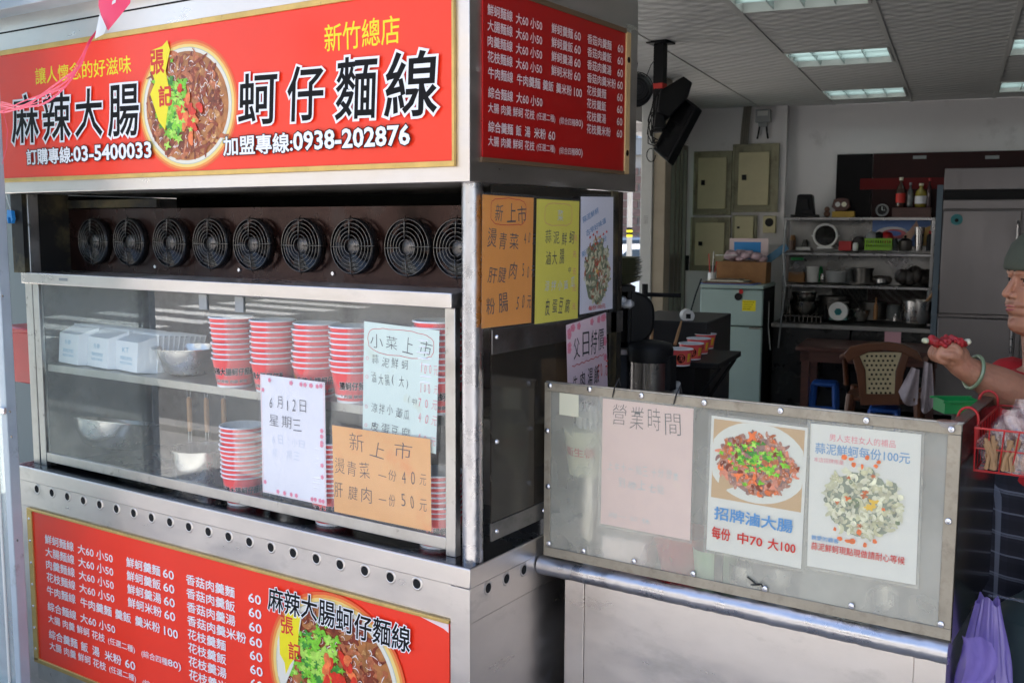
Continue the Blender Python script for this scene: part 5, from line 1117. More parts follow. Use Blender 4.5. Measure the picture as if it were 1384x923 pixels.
t, wd, h = item('timer_box', 'small box with round dial beside the switch box', 'timer', 1032,1049,315,292, KB-.101)
MB().box(-wd/2,wd/2,-.05,0,0,h).build('case', M['cream'], t, bevel=.004); MB().lathe([(.001,-.058),(.030,-.058),(.036,-.050)], (0,0,h*.62), 20, axis='y').build('dial', M['black'], t)
t, wd, h = item('electric_meter', 'grey electric meter near the ceiling above the largest box', 'meter', 1022,1042,172,149, KB-.101)
MB().box(-wd/2,wd/2,-.06,0,h*.25,h).box(-wd*.3,wd*.3,-.05,0,0,h*.25).build('case', M['grey_p'], t, bevel=.004); MB().box(-wd*.35,wd*.35,-.064,-.0605,h*.62,h*.9).build('window', M['metal_w'], t)
for s_ in (-1,1): MB().tube([(s_*.03,-.03,0),(s_*.035,-.03,-.05),(s_*.045,-.03,-.10)], .008, 8).build('lead', M['black'], t)
t, wd, h = item('conduit', 'bundle of dark pipes dropping from the ceiling to the meter box', 'pipe', 1000,1012,196,148, KB-.13)
for k in range(4): MB().tube([(-.03+k*.018,0,0),(-.02+k*.018,-.01,h*.5),(-.005+k*.017,0,h+.03)], .009, 8).build('pipe', M['al'], t)
# TV and pole
pt = onz(893, 57, ZC); pd = (pt-CAM).dot(fw)
t = thing('tv_pole', 'black ceiling pole carrying the small television', 'pole', (pt.x, pt.y, ZC))
zb = (CAM+ray(886, 178)*pd).z-ZC
MB().box(-.028,.028,-.028,.028,zb,0).build('shaft', M['black'], t); MB().box(-.029,.029,-.029,.029,zb*.52,zb*.46).build('red_tape', M['ink_r'], t)
MB().box(-.06,.06,-.06,.06,-.012,0).build('flange', M['black'], t)
c = [CAM+ray(*q)*pd2 for q, pd2 in (((882,202),pd+.02),((902,219),pd-.10),((941,151),pd-.10),((921,128),pd+.02))]
e1 = (c[1]-c[0]); e2 = (c[3]-c[0]); nn = e1.cross(e2).normalized(); nn = nn if nn.dot(CAM-c[0]) > 0 else -nn
tv = thing('television', 'black flat television tilted on the ceiling pole', 'television', c[0]); L_ = [Vector((0,0,0)), e1, e1+e2, e2]
vs = [p+nn*.0 for p in L_]+[p-nn*.055 for p in L_]
MB().add(vs, [(0,1,2,3),(4,7,6,5),(0,4,5,1),(1,5,6,2),(2,6,7,3),(3,7,4,0)]).build('case', M['black'], tv, bevel=.006)
ins = [e1*.08+e2*.05, e1*.92+e2*.05, e1*.92+e2*.95, e1*.08+e2*.95]; MB().add([p+nn*.001 for p in ins],[(0,1,2,3)]).build('screen', M['black_g'], tv)
def slab_px(name, pts, d0, th, par):
    q = [CAM+ray(x, y)*d0-c[0] for x, y in pts]; b = [p+fw*th for p in q]; n_ = len(q)
    return MB().add(q+b, [tuple(range(n_))[::-1], tuple(n_+i for i in range(n_))]+[(i, (i+1)%n_, n_+(i+1)%n_, n_+i) for i in range(n_)]).build(name, M['black'], par, bevel=.005)
slab_px('mount_box', ((889,150),(893,122),(924,103),(936,112),(930,132),(905,158)), pd-.06, .12, tv); slab_px('mount_arm', ((884,172),(889,128),(900,126),(898,172)), pd-.03, .06, tv)
cb = MB()
for k in range(7):
    rn = random.Random(k); a = CAM+ray(886+k*1.5, 120+6*k)*pd-c[0]; b = CAM+ray(877+rn.uniform(-3,5), 160+rn.uniform(0,25))*pd-c[0]; d_ = CAM+ray(889+rn.uniform(-4,6), 196+rn.uniform(-10,12))*pd-c[0]
    cb.tube([a, (a+b)/2+Vector((rn.uniform(-.03,.0),0,-.01)), b, (b+d_)/2+Vector((rn.uniform(-.03,.01),0,-.03)), d_], .0035, 5)
lp = [CAM+ray(880+6*math.cos(a), 210+9*math.sin(a))*pd-c[0] for a in [i*.5 for i in range(11)]]; cb.tube(lp, .003, 5)
cb.tube([CAM+ray(x,y)*pd-c[0] for x,y in ((893,62),(888,78),(880,88),(872,108))], .0025, 5)
cb.build('cables', M['black'], tv)
MB().lathe([(.0001,0),(.018,0),(.02,.03),(.0001,.03)], tuple(CAM+ray(934,160)*(pd-.02)-c[0]), 14, axis='y').build('knob', M['black'], tv)
fp_ = CAM+ray(859, 122)*3.6
t = thing('wall_fan', 'black round fan half hidden behind the rear edge of the sign', 'fan', fp_, YAW)
MB().lathe([(.001,-.03),(.04,-.03),(.06,.0),(.055,.04),(.03,.08),(.0001,.10)], n=24, axis='y').build('motor', M['black'], t, angle=50)
for k in range(5): MB().tube([((.02+.009*k)*math.cos(i*.3),-.04,(.02+.009*k)*math.sin(i*.3)) for i in range(21)], .002, 5, closed=True).build('guard_ring', M['black'], t)
MB().tube([(0,.05,.02),(.01,.06,.10),(-.03,.05,.22)], .004, 6).build('cord', M['black'], t)
wl = CAM+ray(915, 6)*3.2; o = MB().grid(lambda a, b: ((a-.5)*.26, (b-.5)*.12, .02*math.sin(a*9)+.012*math.sin(a*23+b*7)+.05*math.sin(b*3)), 40, 8).build('plastic_wrap', M['plastic_bag'], angle=80); o.location = wl+Vector((0,0,.06)); o.rotation_euler = (0,0,RY+.1); tag(o, 'crinkled clear plastic sheet under the ceiling at the top edge', 'plastic sheet')
t = thing('ceiling_lamp_box', 'grey box lamp wrapped in plastic under the ceiling at the top edge', 'lamp', wl+Vector((.02,.0,.10)), RY+.1)
MB().box(-.15,.13,-.07,.07,0,.09).build('case', M['grey_p'], t, bevel=.01)

# big fridge
FD = 6.38
r_l, zt = rp(1277, 228, FD); 
t = thing('steel_fridge', 'tall steel kitchen refrigerator at the right of the shelves', 'refrigerator', RW(r_l, FD, .09), RY); FH = zt-.09; FW = 1.18
steel_f = pm('dull fridge steel', (.16,.148,.15), .36, 1, var=.05, vs=2, rvar=.06, stretch=(3,1,.6))
MB().box(0, FW, .03, .67, .08, FH).build('carcass', steel_f, t, bevel=.004)
zz = lambda y: rp(1300, y, FD)[1]-.09
MB().box(0, FW, -.02, .0295, zz(257), FH).build('top_header', steel_f, t, bevel=.004); MB().box(.005, FW, .005, .0295, zz(270), zz(257)-.002).build('dark_vent', M['black'], t); MB().box(0, FW, -.02, .0295, zz(283), zz(270)-.002).build('lower_header', steel_f, t, bevel=.004)
wdoor = rp(1374, 300, FD)[0]-r_l
for k, (x0, x1) in enumerate(((.004, wdoor+.03),(wdoor+.07, FW-.004))):
    for (z1, z0) in ((zz(284)-.004, zz(424)),(zz(429), .12)):
        d0 = MB().box(x0, x1, -.045, .028, z0, z1).build('door', steel_f, t, bevel=.006)
        hx = (x1-.022) if k == 0 else x0+.022; hz0, hz1 = (z0+.05, z1-.08) if z1 > 1.2 else (z1-.50, z1-.03)
        MB().tube([(hx,-.046,hz0),(hx,-.075,hz0+.02),(hx,-.075,hz1-.02),(hx,-.046,hz1)], .010, 8).build('handle', M['chrome'], d0)
MB().box(-.045,-.004,.0,.06,.02,FH-.12).build('blue_edge', pm('blue film edge', (.10,.14,.18), .5), t)
r_, z_ = rp(1293, 297, FD-.046); MB().lathe([(.001,-.002),(.040,-.002),(.041,0)], (r_-r_l,-.0455,z_-.09), 24, axis='y').build('round_sticker', pm('teal sticker', (.03,.22,.24), .5), t)
MB().lathe([(.001,-.001),(.014,-.001),(.014,0)], (r_-r_l,-.048,z_-.095), 14, axis='y').build('sticker_mark', M['ink_k'], t)
# small green fridge
GD = 6.15; r_l, zt = rp(946.5, 384, GD); r_r, _ = rp(1032, 384, GD); GW = r_r-r_l; GH = zt-.09
t = thing('green_fridge', 'small pale green two door refrigerator under the meter boxes', 'refrigerator', RW(r_l, GD, .09), RY)
zg = lambda y: rp(990, y, GD)[1]-.09
MB().box(.004, GW-.004, .04, .58, .03, GH-.03).build('carcass', M['black'], t, bevel=.006); MB().box(-.002, GW+.002, -.004, .58, GH-.03, GH).build('top', M['frid'], t, bevel=.008)
MB().box(0, GW, 0, .04, zg(440), GH-.036).build('freezer_door', M['frid'], t, bevel=.010); MB().box(0, GW, 0, .04, .05, zg(440)-.008).build('fridge_door', M['frid'], t, bevel=.010)
MB().box(GW-.10, GW-.015, -.012, 0, zg(440)-.02, zg(440)-.008).build('handle', M['al'], t)
def onfr(px, py): r, z = rp(px, py, GD); return r-r_l, z-.09
for px, py, rr__, m_ in ((998,401,.030,'black'),(1002,394,.018,'red_pl')):
    x, z = onfr(px, py); o = MB().lathe([(.001,-.006),(rr__,-.005),(rr__,0)], n=18, axis='y').build('fridge_magnet', M[m_]); o.location = RW(r_l+x, GD-.002-(.006 if m_ != 'black' else 0), z+.09); o.rotation_euler = (0,0,RY); tag(o, ('round black' if m_ == 'black' else 'small round dark red')+' magnet on the green freezer door', 'magnet')
x, z = onfr(1003, 420); P = Print(); P.poly([(0,0),(.105,0),(.105,.085),(0,.085)], M['ink_yb'])
for k in range(4): P.text('節能標示電冰箱', .008, .065-k*.018, .085-.01*k, .010, M['ink_k'])
o = P.build('label_sheet', t, frame((x,-.002,z),(1,0,0),(0,0,1)))
# things on the green fridge
zf = zt
def onf(px, dd): return rp(px, 380, dd)[0]
t = thing('pen_cup', 'white cup of pens on the left of the green fridge', 'cup', RW(onf(962,GD+.10), GD+.10, zf), RY); MB().lathe([(.030,0),(.034,.09)], n=16).build('cup', M['white_pl'], t)
for k in range(5): a = k*1.3; MB().tube([(.01*math.cos(a),.01*math.sin(a),.02),(.035*math.cos(a),.03*math.sin(a),.18+.02*k)], .004, 6).build('pen', M[['ink_r','ink_k','steel','ink_r','metal_w'][k]], t)
t = thing('book_pile', 'flat pile of dark folders along the green fridge top', 'papers', RW((onf(950,GD+.2)+onf(1028,GD+.2))/2, GD+.16, zf), RY)
for k in range(5): MB().box(-.22+.02*k,.22-.03*k,-.12,.12,.008*k,.007+.008*k).xf(Matrix.Rotation(.05*(k%3-1),4,'Z')).build('folder', M[['bluepl','card','ink_grey','tape','al'][k]], t)
t = thing('cardboard_box', 'brown cardboard box at the back of the green fridge top', 'box', RW(onf(1005,GD+.38), GD+.38, zf), RY); MB().box(-.20,.20,-.12,.12,0,.17).build('carton', M['card'], t, bevel=.003)
for s_ in (-1,1): MB().box(-.20,.20,s_*.12-.002,s_*.12+.002,.12,.175).xf(Matrix.Translation((0,0,0))).build('flap', M['card'], t)
t = thing('pink_board', 'pink board with blue card leaning above the cardboard box', 'card', RW(onf(1010,GD+.50), GD+.52, zf+.15), RY); MB().box(-.16,.16,-.004,.004,0,.21).build('pink_sheet', M['ink_p'], t)
MB().box(-.12,.10,-.009,-.0045,.04,.18).build('blue_card', M['blue_c'], t); MB().ball((-.07,-.012,.09), .03, 8, sc_=(1,.2,.8)).build('yellow_spot', M['ink_yb'], t)
bg_ = MB()
for k in range(14): rn = random.Random(k); bg_.ball((rn.uniform(-.17,.15), rn.uniform(-.06,.06), rn.uniform(0,.05)), .045, 10, rough=.35, seed=k, sc_=(1.2,1,.7))
o = bg_.build('wrapped_parcels', [pm('pale pink bag film', (.52,.38,.42), .4, var=.4, vs=12)], angle=60); o.location = RW(onf(1003,GD+.3), GD+.33, zf+.195); tag(o, 'heap of pale pink plastic bags on the cardboard box', 'plastic bag')
o = MB().tube([(-.12,0,-.01),(.06,0,-.005)], .004, 6).build('drinking_straw', M['metal_w']); o.location = RW(onf(985,GD+.2), GD+.2, zf+.235); tag(o, 'white stick poking left out of the bag heap', 'stick')
o = MB().box(-.11,.11,-.01,.01,-.03,.03).xf(Matrix.Rotation(rad(-38),4,'Y')).build('blue_folder', pm('blue sheet', (.06,.18,.30), .4)); o.location = RW(onf(1046,GD+.4), GD+.45, zf+.235); o.rotation_euler = (0,0,RY); tag(o, 'blue folder leaning out to the right over the green fridge', 'folder')
pc = [RW(onf(x,GD-.01)+dx, GD-.012, z) for x, dx, z in ((948,0,1.18),(944,-.02,1.05),(940,-.05,.85),(936,-.06,.62))]
o = MB().tube(pc, .006, 6).build('power_cord', M['black']); tag(o, 'black cord hanging down the left side of the green fridge', 'cord')
pc = [RW(onf(x,GD+.3), GD+.3, z) for x, z in ((1000,1.19),(1020,1.17),(1034,1.12),(1040,.98),(1040,.80),(1044,.6))]
o = MB().tube(pc, .006, 6).build('power_cord', M['white_pl']); tag(o, 'white cord hanging down the right side of the green fridge', 'cord')

# counter and shelves
CD = 6.42; r0c, zc = rp(1042, 436, CD); r1c, _ = rp(1264, 436, CD)
t = thing('kitchen_counter', 'long dark steel kitchen counter along the back wall', 'counter', RW(r0c, CD, .09), RY); cw_ = r1c-r0c
MB().box(0, cw_, 0, .62, zc-.09-.035, zc-.09).build('worktop', M['steel_dark'], t, bevel=.003)
for k in range(2): MB().box(.01+k*cw_/2, (k+1)*cw_/2-.005, .03, .60, .08, zc-.09-.037).build('cabinet', M['case_blk'], t, bevel=.002)
MB().box(.02, cw_-.02, .60, .615, zc-.09, zc+.20).build('splash', M['steel_dark'], t)
SD = 6.66
ra, z1 = rp(1060, 294, SD); rb_, _ = rp(1264, 296, SD); _, z2 = rp(1062, 341, SD); _, z3 = rp(1063, 384, SD)
t = thing('steel_shelves', 'steel wall shelf unit above the kitchen counter', 'shelf unit', RW(ra, SD, 0), RY); sw = rb_-ra
for z in (z1, z2, z3): MB().box(0, sw, 0, .36, z-.022, z).build('shelf_board', M['steel_sh'], t, bevel=.002)
for x in (0, sw-.022): 
    for y in (.002, .336): MB().box(x, x+.022, y, y+.022, zc, z1-.0225).build('post', M['steel_sh'], t)
MB().box(.01, sw-.01, .330, .335, z3, z1-.023).build('back_sheet', M['steel_bk'], t)
DS = SD+.12
sol = solo
sol('folded_hood','black folded cloth hood on top of the shelf, far left','hood',1070,1106,294,263,DS, lambda m,w,h: m.box(-w/2,w/2,-.08,.08,0,h*.12).prism([(-w*.36,h*.12),(w*.36,h*.12),(w*.28,h*.95),(w*.2,h),(-w*.2,h),(-w*.28,h*.95)],-.06,.06).prism([(-w*.2,h*.3),(w*.2,h*.3),(w*.14,h*.8),(-w*.14,h*.8)],-.07,-.0605), 'black', bevel=.008)
t, wd, h = item('desk_clock', 'dark wooden ornament with two round dials on the shelf top', 'clock', 1124,1149,285,268,DS)
MB().prism([(-wd/2,h*.3),(-wd*.25,0),(wd*.25,0),(wd/2,h*.3),(wd*.4,h*.9),(wd*.15,h),(-wd*.15,h),(-wd*.4,h*.9)],-.02,.02).build('case', M['wood_d'], t, bevel=.003)
for s_ in (-1,1): MB().lathe([(.001,-.022),(wd*.14,-.022),(wd*.14,-.02)], (s_*wd*.17,0,h*.5), 16, axis='y').build('dial', M['metal_w' if s_ < 0 else 'tape'], t)
sol('yellow_box','flat yellow box under the wooden dials on the shelf top','box',1125,1155,294,286,DS, lambda m,w,h: m.box(-w/2,w/2,-.05,.05,0,h), [pm('ochre', (.42,.26,.03), .5)])
sol('figurine','small brown figurine between the hood and the dials','figurine',1112,1123,294,279,DS, lambda m,w,h: m.ball((0,0,h*.3), w*.42, 12, sc_=(1,.8,1.0)).ball((0,0,h*.72), w*.36, 12), [pm('brown ceramic', (.15,.07,.04), .4, var=.4, vs=40)])
t, wd, h = item('alarm_clock', 'round white alarm clock with black face on the shelf top', 'clock', 1183,1201,293,276,DS)
MB().lathe([(.001,-.02),(wd*.44,-.02),(wd*.50,-.025),(wd*.50,.02),(.001,.02)], (0,0,h*.52), 24, axis='y').build('case', M['grey_p'], t); MB().lathe([(.001,-.0262),(wd*.37,-.0262)], (0,0,h*.52), 24, axis='y').build('face', M['black_g'], t)
MB().box(-.003,.003,-.0285,-.0268,h*.52,h*.8).box(0,wd*.22,-.0285,-.0268,h*.50,h*.53).build('hands', M['metal_w'], t)
t, wd, h = item('bottle_crate', 'dark red crate holding bottles on the right of the shelf top', 'crate', 1206,1258,294,281,DS); MB().box(-wd/2,wd/2,-.09,.09,0,.01).box(-wd/2,wd/2,-.09,-.08,.01,h).box(-wd/2,wd/2,.08,.09,.01,h).box(-wd/2,-wd/2+.01,-.08,.08,.01,h).box(wd/2-.01,wd/2,-.08,.08,.01,h).build('crate_walls', M['wood_d'], t)
def bottle(x0,x1,yb,yt,lab,glassm,capm_,d=DS,labm=None):
    t, wd, h = item('bottle', lab, 'bottle', x0,x1,yb,yt,d)
    MB().lathe([(wd*.46,0),(wd*.5,h*.04),(wd*.5,h*.55),(wd*.42,h*.66),(wd*.18,h*.78),(wd*.16,h*.93)], n=20).build('glass_body', glassm, t, angle=60)
    MB().lathe([(wd*.20,h*.90),(wd*.20,h),(.0001,h)], n=14).build('cap', M[capm_], t)
    if labm: MB().shell([(wd*.51,h*.14),(wd*.51,h*.46)], n=20).build('label_band', M[labm], t)
glz = lambda c: pm('tinted bottle', c, .1, coat=.5)
bottle(1210,1223,280,240,'bottle with red and white label, leftmost in the crate',glz((.06,.03,.02)),'tape',labm='ink_r')
bottle(1225,1234,280,247,'clear narrow bottle, second from the left in the crate',glz((.10,.11,.11)),'grey_p')
bottle(1236,1252,280,248,'squat yellow oil bottle, third in the crate',glz((.30,.24,.04)),'tape',labm='ink_w')
bottle(1251,1259,280,241,'dark thin bottle with red cap at the right of the crate',glz((.05,.02,.025)),'red_pl')
# second level
t, wd, h = item('round_mirror', 'round white rimmed mirror on the upper shelf', 'mirror', 1098,1132,336,304,DS)
MB().tube([(wd*.46*math.cos(i*.262),0,h*.55+wd*.46*math.sin(i*.262)) for i in range(24)], .010, 8, closed=True).build('rim', M['white_pl'], t, angle=80); MB().lathe([(.001,-.001),(wd*.45,-.001)], (0,0,h*.55), 24, axis='y').build('mirror_glass', pm('mirror', (.5,.5,.5), .05, 1), t)
MB().box(-wd*.3,wd*.3,-.04,.04,0,.012).build('foot', M['white_pl'], t); MB().tube([(-wd*.56,0,h*.55),(-wd*.5,0,.1),(-wd*.2,0,.008)], .005, 6).tube([(wd*.56,0,h*.55),(wd*.5,0,.1),(wd*.2,0,.008)], .005, 6).build('bracket', M['white_pl'], t)
sol('red_tin','small red tin beside the round mirror','tin',1134,1151,339,326,DS, lambda m,w,h: m.box(-w/2,w/2,-.04,.04,0,h), 'red_pl', bevel=.004)
sol('dark_bundle','dark bundle of bags between the red tin and green basket','bundle',1150,1170,339,318,DS+.06, lambda m,w,h: m.ball((0,0,h*.45), w*.5, 12, sc_=(1,.6,1), rough=.25), [pm('dark bundle', (.05,.045,.05), .6)])
t, wd, h = item('green_basket', 'lime green slotted basket of bowls on the upper shelf', 'basket', 1169,1206,338,322,DS-.02)
MB().box(-wd*.44,wd*.44,-.07,.07,0,.006).build('base', M['lime'], t)
bkm = MB()
for k in range(12):
    x = -wd*.46+k*wd*.92/11
    for y in (-.075,.075): bkm.box(x-.004,x+.004,y-.002,y+.002,.0,h*.85)
for y in (-.075,.075): bkm.box(-wd*.5,wd*.5,y-.003,y+.003,h*.82,h).box(-wd*.46,wd*.46,y-.003,y+.003,0,h*.25).box(-wd*.47,wd*.47,y-.003,y+.003,h*.48,h*.58)
for x in (-wd*.48,wd*.48): bkm.box(x-.003,x+.003,-.072,.072,0,h)
q = bkm.build('slotted_walls', M['lime'], t)
for k, (x, m_) in enumerate(((-.05,'grey_p'),(.06,'red_pl'),(0,'black'))): 
    o = MB().lathe([(.02,0),(.045,.03),(.05,.06),(.035,.09),(.001,.10)], n=18).build('bowl', M[m_], angle=60); o.location = t.location+RR*x+Vector((0,0,h*.5)); tag(o, ['grey','dark red','black'][k]+' upturned bowl in the lime basket', 'bowl')
t, wd, h = item('kettle', 'dark teapot on the upper shelf right of the lime basket', 'teapot', 1212,1234,339,317,DS)
MB().lathe([(wd*.36,0),(wd*.42,h*.1),(wd*.42,h*.6),(wd*.22,h*.75),(.001,h*.78)], n=24).build('pot_body', M['pot_d'], t, angle=50); MB().tube([(-wd*.3,0,h*.25),(-wd*.5,0,h*.5),(-wd*.6,0,h*.75)], .008, 8).build('spout', M['pot_d'], t); MB().ball((0,0,h*.86), h*.09, 10).build('knob', M['black'], t)
sol('steel_tumbler','tall steel tumbler on the upper shelf','tumbler',1234,1249,339,307,DS, lambda m,w,h: m.lathe([(w*.33,0),(w*.48,h),(w*.44,h),(w*.30,.01),(.001,.01)], n=24), 'pot')
sol('sauce_bottle','dark bottle with red bands at the right of the upper shelf','bottle',1251,1262,339,312,DS, lambda m,w,h: m.lathe([(w*.45,0),(w*.45,h*.75),(w*.2,h*.85),(w*.2,h),(.001,h)], n=16, mis=[0,0,1,1]), [M['black'], M['red_pl']])
sol('paper_stack','pale stack of papers on the upper shelf, left of the mirror','papers',1077,1096,338,334,DS, lambda m,w,h: m.box(-w/2,w/2,-.06,.06,0,h), 'metal_w')
sol('brown_jar','small brown jar at the left end of the upper shelf','jar',1066,1074,338,325,DS, CY, [pm('brown jar', (.13,.07,.045), .3)])
# third level
t, wd, h = item('green_lid_jar', 'clear jar with green lid at the left of the lower shelf', 'jar', 1066,1087,381,348,DS); MB().lathe([(wd/2,h*.32),(wd/2,h*.88),(wd*.4,h*.9)], n=20).build('jar_glass', M['plastic_bag'], t); MB().lathe([(wd*.42,h*.9),(wd*.42,h),(.001,h)], n=20).build('lid', M['green_pl'], t); MB().cbox(0,0,0,wd,.08,h*.4).build('beige_box', M['card'], t)
sol('white_tub','white plastic tub on the lower shelf','tub',1089,1107,381,360,DS, lambda m,w,h: m.lathe([(w*.42,0),(w*.47,h*.9),(w*.5,h*.9),(w*.5,h),(.001,h)], n=24), 'white_pl')
sol('clear_tub','cloudy clear tub on the lower shelf','tub',1115,1146,381,366,DS, lambda m,w,h: m.lathe([(w*.42,0),(w*.5,h),(.001,h)], n=24), [pm('cloudy tub', (.32,.33,.33), .4)])
sol('steel_canister','lidded steel canister on the lower shelf','canister',1152,1180,382,362,DS, lambda m,w,h: m.lathe([(w*.46,0),(w*.46,h*.84),(w*.52,h*.84),(w*.52,h),(.001,h)], n=28), 'pot_d')
sol('dark_bag_pile','dark lumpy pile of bags at the right of the lower shelf','bags',1206,1260,383,358,DS, lambda m,w,h: [m.ball((random.Random(k).uniform(-w*.38,w*.38), random.Random(k+9).uniform(-.05,.05), h*(.2+.5*random.Random(k+5).random()*(1-abs(k-8)/12))), h*.38, 10, rough=.3, seed=k) for k in range(16)], [pm('dark bags', (.035,.028,.024), .5, var=.5, vs=20)], angle=60)
sol('dark_bag','small dark bag beside the steel canister','bag',1178,1205,383,370,DS, lambda m,w,h: [m.ball((-w*.3+k*w*.15, 0, h*.35), h*.45, 10, rough=.3, seed=k) for k in range(5)], [pm('dark bag', (.05,.04,.035), .5)], angle=60)
o = MB().grid(lambda a, b: (-.09+a*.18-.03*b*(a-.5), -.02+.02*math.sin(a*9+b*5), .12-b*.20*(1-abs(a-.45)*1.2)+.012*math.sin(a*17)), 20, 12).build('clear_bag', M['plastic_bag'], angle=80); r_, z_ = rp(1213, 362, SD-.02); o.location = RW(r_, SD-.02, z_); tag(o, 'crumpled clear plastic bag hanging from the middle shelf edge', 'plastic bag')
# flat blue, white and peach shapes behind the upper shelf, and more clutter
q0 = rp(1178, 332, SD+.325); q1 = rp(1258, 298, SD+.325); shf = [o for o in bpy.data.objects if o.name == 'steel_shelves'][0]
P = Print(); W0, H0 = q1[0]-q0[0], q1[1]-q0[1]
P.poly([(0,0),(W0,0),(W0,H0),(0,H0)], pm('flat blue', (.16,.28,.62), .4)); pe = pm('flat peach', (.72,.45,.32), .4)
P.ell(W0*.35, H0*.45, W0*.30, H0*.30, M['pw'], 24); P.ell(W0*.38, H0*.45, W0*.22, H0*.20, pm('flat red swirl', (.60,.12,.15), .4), 24); P.ell(W0*.36, H0*.48, W0*.15, H0*.11, pm('flat blue swirl', (.10,.20,.60), .4), 20)
P.poly([(W0*.40,0),(W0*.62,0),(W0*.80,H0*.75),(W0*.76,H0*.98),(W0*.66,H0*.66)], pe); P.poly([(W0*.86,0),(W0,0),(W0,H0*.8),(W0*.9,H0*.7)], pm('flat ochre', (.62,.38,.10), .4))
P.build('coloured_shapes', shf, frame((q0[0]-ra, .3285, q0[1]), (1,0,0), (0,0,1)))
MX = [('jar','small dark jar behind the round mirror',1084,1092,338,324,.20,'pot_d'),('cup','white cup between the red tin and the lime basket',1152,1160,339,328,-.05,'white_pl'),('jar','short glass jar behind the teapot',1206,1213,339,322,.2,'grey_p'),
 ('cup','steel cup at the left end of the lower shelf row',1108,1115,381,370,.02,'pot'),('jar','tall green glass jar behind the white tub',1104,1112,381,360,.2,'green_pl'),('bowl','upturned steel bowl between the canister and the dark bags',1182,1200,383,376,-.02,'pot'),
 ('cup','orange cup hanging back at the left of the upper shelf',1067,1075,338,318,.2,'card'),('tub','grey tub behind the steel canister',1140,1153,381,362,.2,'grey_p')]
for nm, lab, a, b, yb, yt, dd, mt in MX: sol(nm, lab, nm, a, b, yb, yt, DS+dd*.8, lambda m,w,h: m.lathe([(w*.40,0),(w*.48,h*.15),(w*.48,h*.8),(w*.36,h*.88),(w*.38,h),(.001,h)], n=20), mt, angle=50)
for k, (a, b, yb, yt) in enumerate(((1064,1070,432,404),(1112,1119,432,412),(1180,1186,432,402),(1206,1214,434,424))):
    sol('bottle', ['thin bottle at the far left of the counter','bottle just left of the kitchen scale','thin bottle behind the wide dark pot','small cup left of the tall stock pot'][k], 'bottle', a, b, yb, yt, CD+.3-.06*k, lambda m,w,h: m.lathe([(w*.45,0),(w*.48,h*.6),(w*.2,h*.75),(w*.18,h),(.001,h)], n=16), ['pot_d','black','card','pot'][k], angle=50)
pcs = [RW(rp(x, y, CD-.01)[0], CD-.02, rp(x, y, CD-.01)[1]) for x, y in ((1063,300),(1059,340),(1062,385),(1056,432),(1052,470))]
o = MB().tube(pcs, .007, 6).build('hose', M['grey_p']); tag(o, 'grey hose running down beside the left shelf post', 'hose')
# on the counter
CT = CD+.22
def onc(name, lab, cat, x0, x1, yb, yt, fn, mat, d=CT, **k): return sol(name, lab, cat, x0, x1, yb, yt, d, fn, mat, **k)
bwl = lambda m,w,h: m.shell([(.001,0),(w*.30,0),(w*.44,h*.45),(w*.5,h),(w*.53,h),(w*.49,h*.93),(w*.42,h*.45),(.001,.005)], n=28)
onc('steel_bowl','big steel bowl at the left of the kitchen counter','bowl',1065,1107,424,406,bwl,'pot')
onc('steel_bowl','second steel bowl nested in the big bowl on the counter','bowl',1069,1103,412,395,bwl,'pot',d=CT+.02)
onc('drain_rack','low dark rack at the left of the counter','rack',1058,1110,434,425,lambda m,w,h: [m.box(-w/2+k*w/9,-w/2+k*w/9+.008,-.1,.1,0,h) for k in range(10)]+[m.box(-w/2,w/2+.008,-.1,-.095,h*.8,h)],'pot_d')
t, wd, h = item('kitchen_scale', 'kitchen scale with white round dial on the counter', 'scale', 1120,1147,432,409, CD+.12)
MB().prism([(-wd*.46,0),(wd*.46,0),(wd*.38,h*.3),(-wd*.38,h*.3)],-.06,.08).build('base', pm('scale green', (.10,.22,.20), .4), t, bevel=.004)
MB().lathe([(.001,-.065),(wd*.46,-.065),(wd*.49,-.06),(wd*.49,.02),(.001,.02)], (0,0,h*.52), 28, axis='y').build('dial', M['white_pl'], t); MB().lathe([(.001,-.0665),(wd*.20,-.0665)], (0,0,h*.50), 6, axis='y').build('dial_mark', pm('teal', (.02,.28,.30), .5), t); MB().box(-wd*.5,wd*.5,-.05,.1,h*1.02,h*1.08).build('pan', M['pot_d'], t)
onc('stock_pot','dark pot behind the kitchen scale','pot',1104,1150,428,400,CY,'pot_d',d=CT+.15)
onc('saucepan','small steel pan right of the scale','pan',1147,1175,434,418,bwl,'pot')
onc('stock_pot','wide dark pot in the middle of the counter','pot',1160,1198,431,408,CY,'pot_d',d=CT+.1)
t, wd, h = item('large_pot', 'tall steel stock pot on the right of the counter', 'pot', 1218,1260,436,406, CD+.16)
MB().shell([(.001,0),(wd*.48,0),(wd*.5,.01),(wd*.5,h),(wd*.52,h),(wd*.52,h-.006),(wd*.49,h-.008),(wd*.49,.02),(.001,.012)], n=36).build('pot_wall', M['pot'], t); MB().tube([(wd*.5,0,h*.8),(wd*.62,0,h*.8),(wd*.62,.04,h*.8),(wd*.5,.05,h*.8)], .006, 6).build('handle', M['pot'], t)
a = RW(*[rp(1250,410,CD+.16)[0], CD+.16], rp(1250,410,CD+.16)[1]); b = RW(rp(1277,379,CD-.05)[0], CD-.05, rp(1277,379,CD-.05)[1]); o = MB().tube([a, (a+b)/2, b], [.011,.012,.014], 8).build('wooden_ladle', M['wood_l']); tag(o, 'wooden ladle handle sticking out of the tall stock pot', 'ladle')
bottle(1252,1262,404,383,'small clear water bottle above the tall stock pot',glz((.25,.28,.30)),'white_pl',d=CT+.1)
onc('white_jug','white jug behind the pots on the counter','jug',1196,1216,430,412,CY,'grey_p',d=CT+.25)

